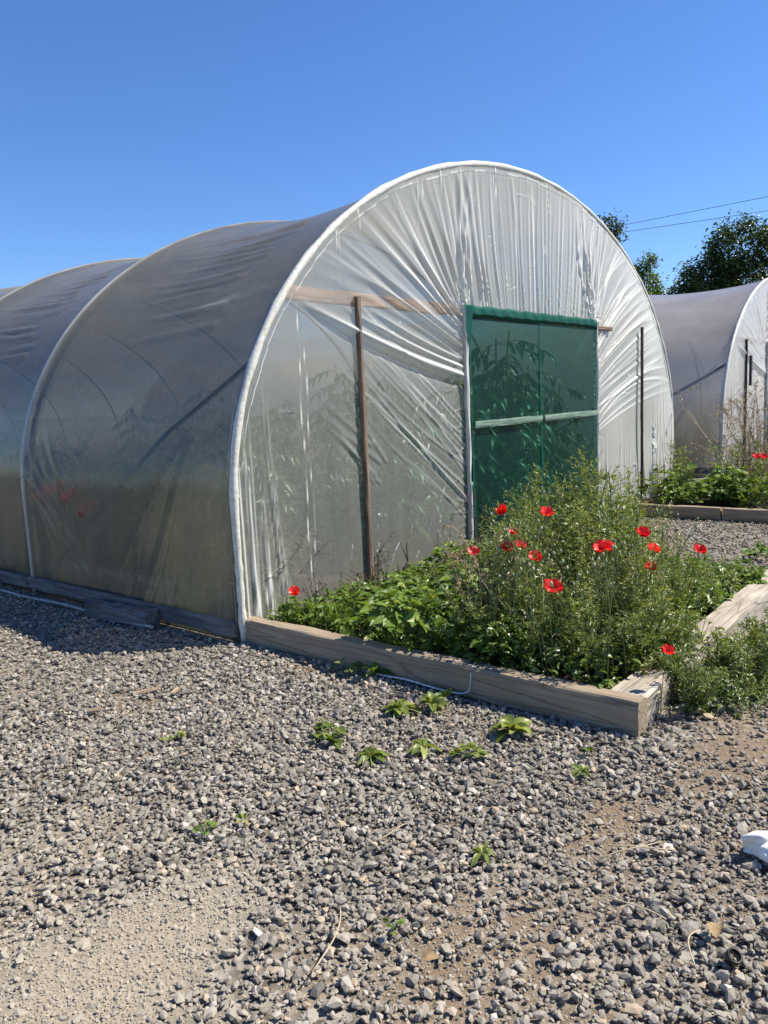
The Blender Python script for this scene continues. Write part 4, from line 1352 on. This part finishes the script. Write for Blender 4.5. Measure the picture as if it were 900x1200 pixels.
# --- weeds in the gravel, each with a look or a place of its own
YW = [
    (3.25, 3.04, mound, (.10, .09, 16, .045, 61, 'leaf_yard', .6, 'yard_weed'), 'scruffy yellow-green weed by the soil patch beside the long sleeper'),
    (3.29, 2.86, rosette, (6, .24, 62, .34, .75, 'leaf_bright'), 'upright dark green dock with big leaves against the long sleeper'),
    (2.97, 2.41, rosette, (15, .17, 63), 'wide yellow-green weed patch in the gravel halfway along the sleeper'),
    (3.10, 2.30, rosette, (12, .17, 64, .34, .6), 'taller tuft of yellow-green leaves right of the wide weed patch'),
    (3.21, 2.30, rosette, (6, .14, 69, .4, .8, 'leaf_bright'), 'dark round-leaved weed in the shade of the sleeper near the twine'),
    (2.52, 2.49, mound, (.09, .07, 15, .06, 65, 'leaf_yard', .9, 'yard_weed'), 'round-leaved pale green weed alone on open gravel left of the others'),
    (2.48, 2.19, rosette, (11, .13, 66), 'small yellow weed with shrivelled leaves nearest the lower middle'),
    (2.68, 2.05, rosette, (9, .12, 67), 'sparse yellow-green weed between two bigger gravel weeds'),
    (2.72, 1.84, mound, (.07, .06, 14, .05, 68, 'leaf_yard', .8, 'yard_weed'), 'grey-green round-leaved weed below the twine'),
    (3.06, 1.80, rosette, (8, .22, 71, .55, .45), 'big-leaved bright yellow-green weed in front of the long sleeper'),
    (3.05, 1.41, rosette, (4, .07, 72, .6, .7, 'leaf_bright'), 'tiny upright seedling at the foot of the sleeper corner'),
    (2.86, 1.36, rosette, (7, .08, 76), 'flat shrivelled weed on the gravel before the sleeper corner'),
    (1.64, 2.30, mound, (.05, .05, 12, .035, 73, 'leaf_bright', .6, 'yard_weed'), 'small bright green weed alone on the gravel at lower left'),
    (1.78, 2.25, rosette, (5, .06, 74, .4, .7), 'tiny yellow seedling right of the small bright green weed'),
    (2.12, 1.38, rosette, (9, .10, 75, .3, .5), 'ragged weed with a brown tuft in the middle of the foreground gravel'),
    (1.63, 1.39, mound, (.035, .04, 7, .03, 77, 'leaf_bright', .6, 'yard_weed'), 'small dark green weed at the bottom middle of the gravel'),
    (2.10, 3.13, mound, (.05, .035, 9, .04, 78, 'leaf_yard', .6, 'yard_weed'), 'faint green seedling on the open gravel at far left'),
    (2.62, 2.62, rosette, (6, .07, 79), 'tiny weed just behind the round-leaved pale weed'),
    (7.58, 1.74, mound, (.22, .16, 26, .11, 80, 'leaf_bright', .6, 'yard_weed'), 'dark green leafy weed on the gravel path at the right edge'),
]
for (x, y, fn, args, lab) in YW:
    p = fn(*args); p.name = 'yard_weed'; p.scale = (.82, .82, .82); p.location = (x, y, .012); p.rotation_euler = (0, 0, random.uniform(0, 6))
    tag(p, lab, 'weed', 'weeds growing in the gravel')

# --- far bed: strip of weeds along its board
FB = [mound(.30, .45, 70, .10, 81), feathery(.7, (.06, .05), 24, 82), mound(.26, .36, 60, .085, 83), feathery(.55, (-.08, .02), 22, 84)]
for p in FB: p.name = 'far_bed_weed'
sp = []
for k in range(72):
    sp.append((rnd.uniform(9.8, 11.6), rnd.uniform(-.2, 3.85), .08, rnd.uniform(.75, 1.12)))
place(FB, sp, 'green weed in the far bed behind the dark board', 'weed', 'weeds in the far bed', .85, 1.2, .15)
ds = [dead_bush(1.05, 9, 91, 'dry', 'dry_shrub', .35, 16), dead_bush(.9, 8, 92, 'dry', 'dry_shrub', .4, 16)]
place(ds, [(11.8, 2.92, .08, 1.4), (11.5, 2.72, .08, 1.2), (12.2, 2.98, .08, 1.5), (11.3, 2.62, .08, 1.2), (12.1, 2.75, .08, 1.4), (11.9, 2.6, .08, 1.2), (12.4, 2.85, .08, 1.5)], 'tan dry shrub of thin stalks in the far bed before the greyer tunnel', 'dry shrub', 'dry shrubs in the far bed', .9, 1.1, .1)
ys = grass_tuft(.75, 60, 93, 'leaf_yard'); ys.name = 'yellow_spire'; ys.location = (10.9, 2.9, .08); ys.scale = (.5, .5, 1)
tag(ys, 'slim yellow-green spire of leaves rising from the far bed', 'weed')

# --- crop plants inside the near tunnel
def crop(h, n, seed):
    r = np.random.default_rng(seed)
    root = proto_root('crop_plant'); st = MB(); fo = MB()
    t = np.linspace(0, 1, 10)
    stem = np.stack([.05 * np.sin(t * 5 + seed), .05 * np.cos(t * 4 + seed), h * t], -1)
    st.tube(stem, .008, 5, .5)
    for k in range(n):
        f = .15 + .83 * (k + r.uniform(0, 1)) / n
        b = np.array([np.interp(f, t, stem[:, c]) for c in range(3)]); az = k * 2.4 + r.uniform(-.4, .4)
        L = r.uniform(.28, .48)
        d = np.array([math.cos(az), math.sin(az), .25]); tt = np.linspace(0, 1, 6)
        br = b + d * (L * tt)[:, None] - np.array([0, 0, 1.0]) * (L * .55 * tt ** 2)[:, None]
        st.tube(br, .0035 * (1 - .5 * tt), 4, .6, cap=False)
        for tl in (.35, .6, .85, 1.0):
            p = np.array([np.interp(tl, tt, br[:, c]) for c in range(3)])
            for sg in ((-1, 1) if tl < 1 else (0,)):
                a3 = az + sg * 1.0
                ll = r.uniform(.12, .19)
                fo.leaves([p], [(math.cos(a3), math.sin(a3), -.35)], ll, ll * .42, float(np.clip(r.normal(.5, .2), 0, 1)), .6, .2, 4, .8)
    st.build('stem', M['stem'], root); fo.build('foliage', M['leaf_crop'], root)
    return root

CR = [crop(2.0, 22, 101), crop(1.7, 20, 102), crop(1.9, 24, 103)]
sp = []
for row in (XC - 2.2, XC - .9, XC + .75, XC + 2.2, XC + 3.3):
    for k in range(7):
        yy = Y0 + 1.3 + k * 1.2 + rnd.gauss(0, .1)
        sp.append((row + rnd.gauss(0, .1), yy, .01, rnd.uniform(.75, 1.1) * (.62 if row < XC - .5 else 1)))
sp += [(XC - 1.75, Y0 + .66, .01, 1.0), (XC + .55, Y0 + .64, .01, 1.08), (XC + 1.0, Y0 + .95, .01, 1.0), (XC - .6, Y0 + .64, .01, 1.0), (XC + .1, Y0 + .64, .01, .85), (XC - 1.0, Y0 + .9, .01, 1.0), (XC + .8, Y0 + .95, .01, 1.1), (XL + .75, Y0 + .9, .01, .7), (XL + .8, Y0 + 1.6, .01, .65), (XL + .85, Y0 + 2.3, .01, .7), (XL + .8, Y0 + 3.1, .01, .65), (XL + .85, Y0 + 3.9, .01, .7), (XL + .9, Y0 + 4.8, .01, .7)]
place(CR, sp, 'leafy crop plant blurred behind the polythene of the near tunnel', 'crop plant', 'crop plants inside the near tunnel', .9, 1.1, .06)
DI = [dead_bush(1.0, 9, 111, 'dry', 'dry_stalks', .10, 22), dead_bush(.8, 10, 112, 'dry', 'dry_stalks', .13, 22)]
sp = [(XL + rnd.uniform(.46, .8), Y0 + rnd.uniform(.45, 5.5), .01, rnd.uniform(.7, 1.2)) for _ in range(60)]
place(DI, sp, 'dry brown stalks standing just inside the side wall of the near tunnel', 'dry stalks', 'dry stalks inside the near tunnel', .9, 1.1, .1)
IW = [mound(.22, .35, 60, .07, 121, 'leaf_crop', .5, 'indoor_weed'), feathery(.6, (.05, .05), 22, 122)]
IW[1].name = 'indoor_weed'
sp = [(XL + rnd.uniform(.34, .7), Y0 + rnd.uniform(.3, 5.5), .01, rnd.uniform(.8, 1.5)) for _ in range(34)]
sp += [(XL + rnd.uniform(.8, 3.6), Y0 + rnd.uniform(.5, 8.0), .01, rnd.uniform(1.2, 2.2)) for _ in range(60)]
place(IW, sp, 'green weed pressed close behind the side wall of the near tunnel', 'weed', 'weeds inside the near tunnel', .9, 1.1, .1)
inside = [(XL + .16, 6.95, .86, 'red poppy seen through the polythene side wall, leftmost of its loose cluster'), (XL + .16, 6.70, .92, 'highest red poppy seen through the polythene side wall'), (XL + .15, 6.45, .86, 'red poppy seen through the side wall between the highest and the lowest'), (XL + .14, 6.15, .76, 'lowest red poppy of those seen through the polythene side wall'), (6.55, Y0 + .20, .55, 'red poppy blurred behind the end sheet left of the green door')]
for k, (x, y, z, lab) in enumerate(inside):
    p = poppy(z, 130 + k, .95, (-.8, -.3), 'petal', (0, 0), 1.8); p.location = (x, y, .01)
    tag(p, lab, 'poppy', 'red poppies')

# ------------------------------------------------------------------ trees
def tree(name, x, y, h, crown, nleaf, leaf, seed, label, limbs=9, mat_='leaf_tree', bare=0):
    """crown: list of (dx, dy, z, rx, ry, rz, weight) lobes"""
    r = np.random.default_rng(seed)
    root = thing(name, label, 'tree', (x, y, 0))
    tr = MB(); t = np.linspace(0, 1, 8)
    tr.tube(np.stack([.15 * np.sin(t * 2), .1 * t, h * .8 * t], -1), .16 * (h / 8) * (1 - .8 * t) + .01, 8)
    W = np.array([c[6] for c in crown], float); W /= W.sum()
    cl = []
    for c, w in zip(crown, W):
        m = max(4, int(w * nleaf / 26))
        p = rdir(m, -1, 1) * (r.uniform(.25, 1, m) ** .45)[:, None] * np.array(c[3:6]) + np.array(c[:3])
        cl.append(p)
    cl = np.concatenate(cl)
    for k in r.integers(0, len(cl), limbs * 3):
        e = cl[k]; b = np.array([0, 0, h * r.uniform(.25, .65)])
        mid = (b + e) / 2 + np.array([0, 0, -.3])
        tt = np.linspace(0, 1, 5)[:, None]
        pth = (1 - tt) ** 2 * b + 2 * tt * (1 - tt) * mid + tt ** 2 * e
        tr.tube(pth, np.linspace(.05, .012, 5) * h / 8, 5, cap=False)
    for k in range(bare):
        a = r.uniform(-2.4, -1.2); b = np.array([.6 * math.cos(a), .6 * math.sin(a), h * .72]); e = b + np.array([math.cos(a) * 1.2, math.sin(a) * 1.2, r.uniform(.4, 1.3)])
        tr.tube(np.array([b, (b + e) / 2 + r.normal(0, .1, 3), e]), [.03, .02, .008], 5, cap=False)
    tr.build('trunk', M['bark'], root)
    fo = MB()
    per = 26
    tone = r.normal(.42, .13, len(cl))
    P = np.repeat(cl, per, 0) + r.normal(0, leaf * 1.15, (len(cl) * per, 3)) * np.array([1, 1, .8])
    n = len(P)
    ll = leaf * r.uniform(.6, 1.2, n)
    fo.leaves(P, rdir(n, -.7, .6), ll, ll * r.uniform(.45, .7, n), np.clip(np.repeat(tone, per) + r.normal(0, .12, n), 0, 1), .3, .2, 2)
    fo.build('crown', M[mat_], root)
    return root

def at(dx, dy, D): return dx * D, dy * D
x, y = at(.966, .262, 36)
tree('broadleaf_tree', x, y, 8.6, [(0, 0, 7.1, 1.3, 1.2, 1.15, 3), (-.1, 1.0, 6.0, 1.4, 1.2, .9, 3), (0, -.5, 5.6, 1.6, 1.6, 1.1, 4), (.2, 1.9, 5.2, 1.3, 1.1, .7, 2.4), (0, -1.9, 5.4, 1.2, 1.0, .8, 1.6), (.1, -1.3, 7.2, .8, .8, .5, .7), (0, .2, 4.4, 2.0, 2.4, 1.0, 4), (0, 2.7, 4.9, .9, .7, .4, .9)], 22000, .17, 1,
     'large dark broadleaf tree above the roof of the greyer tunnel', 12, bare=5)
x, y = at(.933, .360, 42)
tree('young_tree', x, y, 8.0, [(0, .15, 7.3, .55, .5, .45, 1.2), (.1, -.35, 7.7, .35, .3, .4, .7), (0, .2, 6.6, .7, .7, .6, 1.2), (0, 0, 5.6, 1.0, 1.0, .8, 1.5)], 2400, .16, 2, 'wispy young tree just right of the tunnel hoop, the taller of two', 5, 'leaf_ground')
x, y = at(.938, .3455, 44)
tree('young_tree', x, y, 7.6, [(0, 0, 6.8, .35, .35, .6, 1.2), (0, 0, 6.0, .6, .6, .6, 1.5), (0, -.6, 5.4, .8, .8, .5, 1.2)], 2400, .16, 3, 'smaller cone-shaped young tree beside the wispy one', 5, 'leaf_ground')
x, y = at(.918, .396, 40)
tree('slender_tree', x, y, 9.6, [(0, 0, 8.9, .45, .6, .75, 1.4), (0, .5, 8.2, .7, .8, .7, 1.6), (0, .6, 7.0, 1.0, 1.0, 1.0, 1.6)], 3200, .19, 4, 'dark treetop peeping over the shoulder of the near tunnel', 6)

# ------------------------------------------------------------------ overhead wires
def wire(p0, p1, lab):
    a, b = np.array(p0), np.array(p1)
    t = np.linspace(-1.2, 3.0, 60)[:, None]
    P = a + (b - a) * t
    P[:, 2] += .02 * ((t[:, 0] - .9) ** 2 - .8)
    mb = MB(); mb.tube(P, .010, 5)
    tag(mb.build('overhead_wire', M['wire']), lab, 'wire')

wire((.922 * 33, .387 * 33, 1.6 + .1905 * 33), (.973 * 31, .232 * 31, 1.6 + .2035 * 31), 'upper of the two overhead wires crossing the sky at right')
wire((.923 * 33, .385 * 33, 1.6 + .183 * 33), (.973 * 31, .2315 * 31, 1.6 + .1885 * 31), 'lower of the two overhead wires crossing the sky at right')

# ------------------------------------------------------------------ light, sky, camera
sun = bpy.data.lights.new('sun', 'SUN')
sun.energy = 4.8; sun.angle = math.radians(.53); sun.color = (1.0, .92, .79)
so = bpy.data.objects.new('sun', sun); COL.objects.link(so)
sd = Vector((math.sin(SUN_AZ) * math.cos(SUN_EL), math.cos(SUN_AZ) * math.cos(SUN_EL), math.sin(SUN_EL)))
so.rotation_euler = sd.to_track_quat('Z', 'Y').to_euler()

w = bpy.data.worlds.new('World'); S.world = w; w.use_nodes = True
nt = w.node_tree
for n_ in list(nt.nodes): nt.nodes.remove(n_)
sky = nt.nodes.new('ShaderNodeTexSky'); sky.sky_type = 'NISHITA'; sky.sun_disc = False
sky.sun_elevation = SUN_EL; sky.sun_rotation = SUN_AZ; sky.altitude = 100; sky.air_density = 1.0; sky.dust_density = 0; sky.ozone_density = 9.0
bg = nt.nodes.new('ShaderNodeBackground'); bg.inputs['Strength'].default_value = .10
wo = nt.nodes.new('ShaderNodeOutputWorld')
hs = nt.nodes.new('ShaderNodeHueSaturation'); hs.inputs['Saturation'].default_value = 1.08; hs.inputs['Hue'].default_value = .506
nt.links.new(sky.outputs[0], hs.inputs['Color']); nt.links.new(hs.outputs[0], bg.inputs[0]); nt.links.new(bg.outputs[0], wo.inputs[0])

YAW, PITCH, ROLL, FPX = .691, .143, -.047, 910.0
d = Vector((math.cos(YAW) * math.cos(PITCH), math.sin(YAW) * math.cos(PITCH), -math.sin(PITCH)))
r0 = Vector((math.sin(YAW), -math.cos(YAW), 0)); u0 = r0.cross(d)
c_, s_ = math.cos(ROLL), math.sin(ROLL)
rr, uu = r0 * c_ + u0 * s_, u0 * c_ - r0 * s_
cam = bpy.data.cameras.new('camera'); co_ = bpy.data.objects.new('camera', cam); COL.objects.link(co_)
mw = Matrix(((rr.x, uu.x, -d.x, 0), (rr.y, uu.y, -d.y, 0), (rr.z, uu.z, -d.z, CAM_H), (0, 0, 0, 1)))
co_.matrix_world = mw
cam.sensor_fit = 'VERTICAL'; cam.sensor_height = 36; cam.lens = 36 * FPX / 1200
cam.clip_end = 2000; cam.clip_start = .05
S.camera = co_

S.view_settings.view_transform = 'Standard'
S.view_settings.look = 'None'
S.view_settings.exposure = 0.78
S.view_settings.gamma = 1.0
S.view_settings.use_curve_mapping = False
S.render.engine = 'CYCLES'
S.cycles.max_bounces = 8
S.cycles.diffuse_bounces = 4
S.cycles.transparent_max_bounces = 24
S.cycles.use_denoising = True
S.cycles.caustics_reflective = False
S.cycles.caustics_refractive = False
S.cycles.sample_clamp_indirect = 6
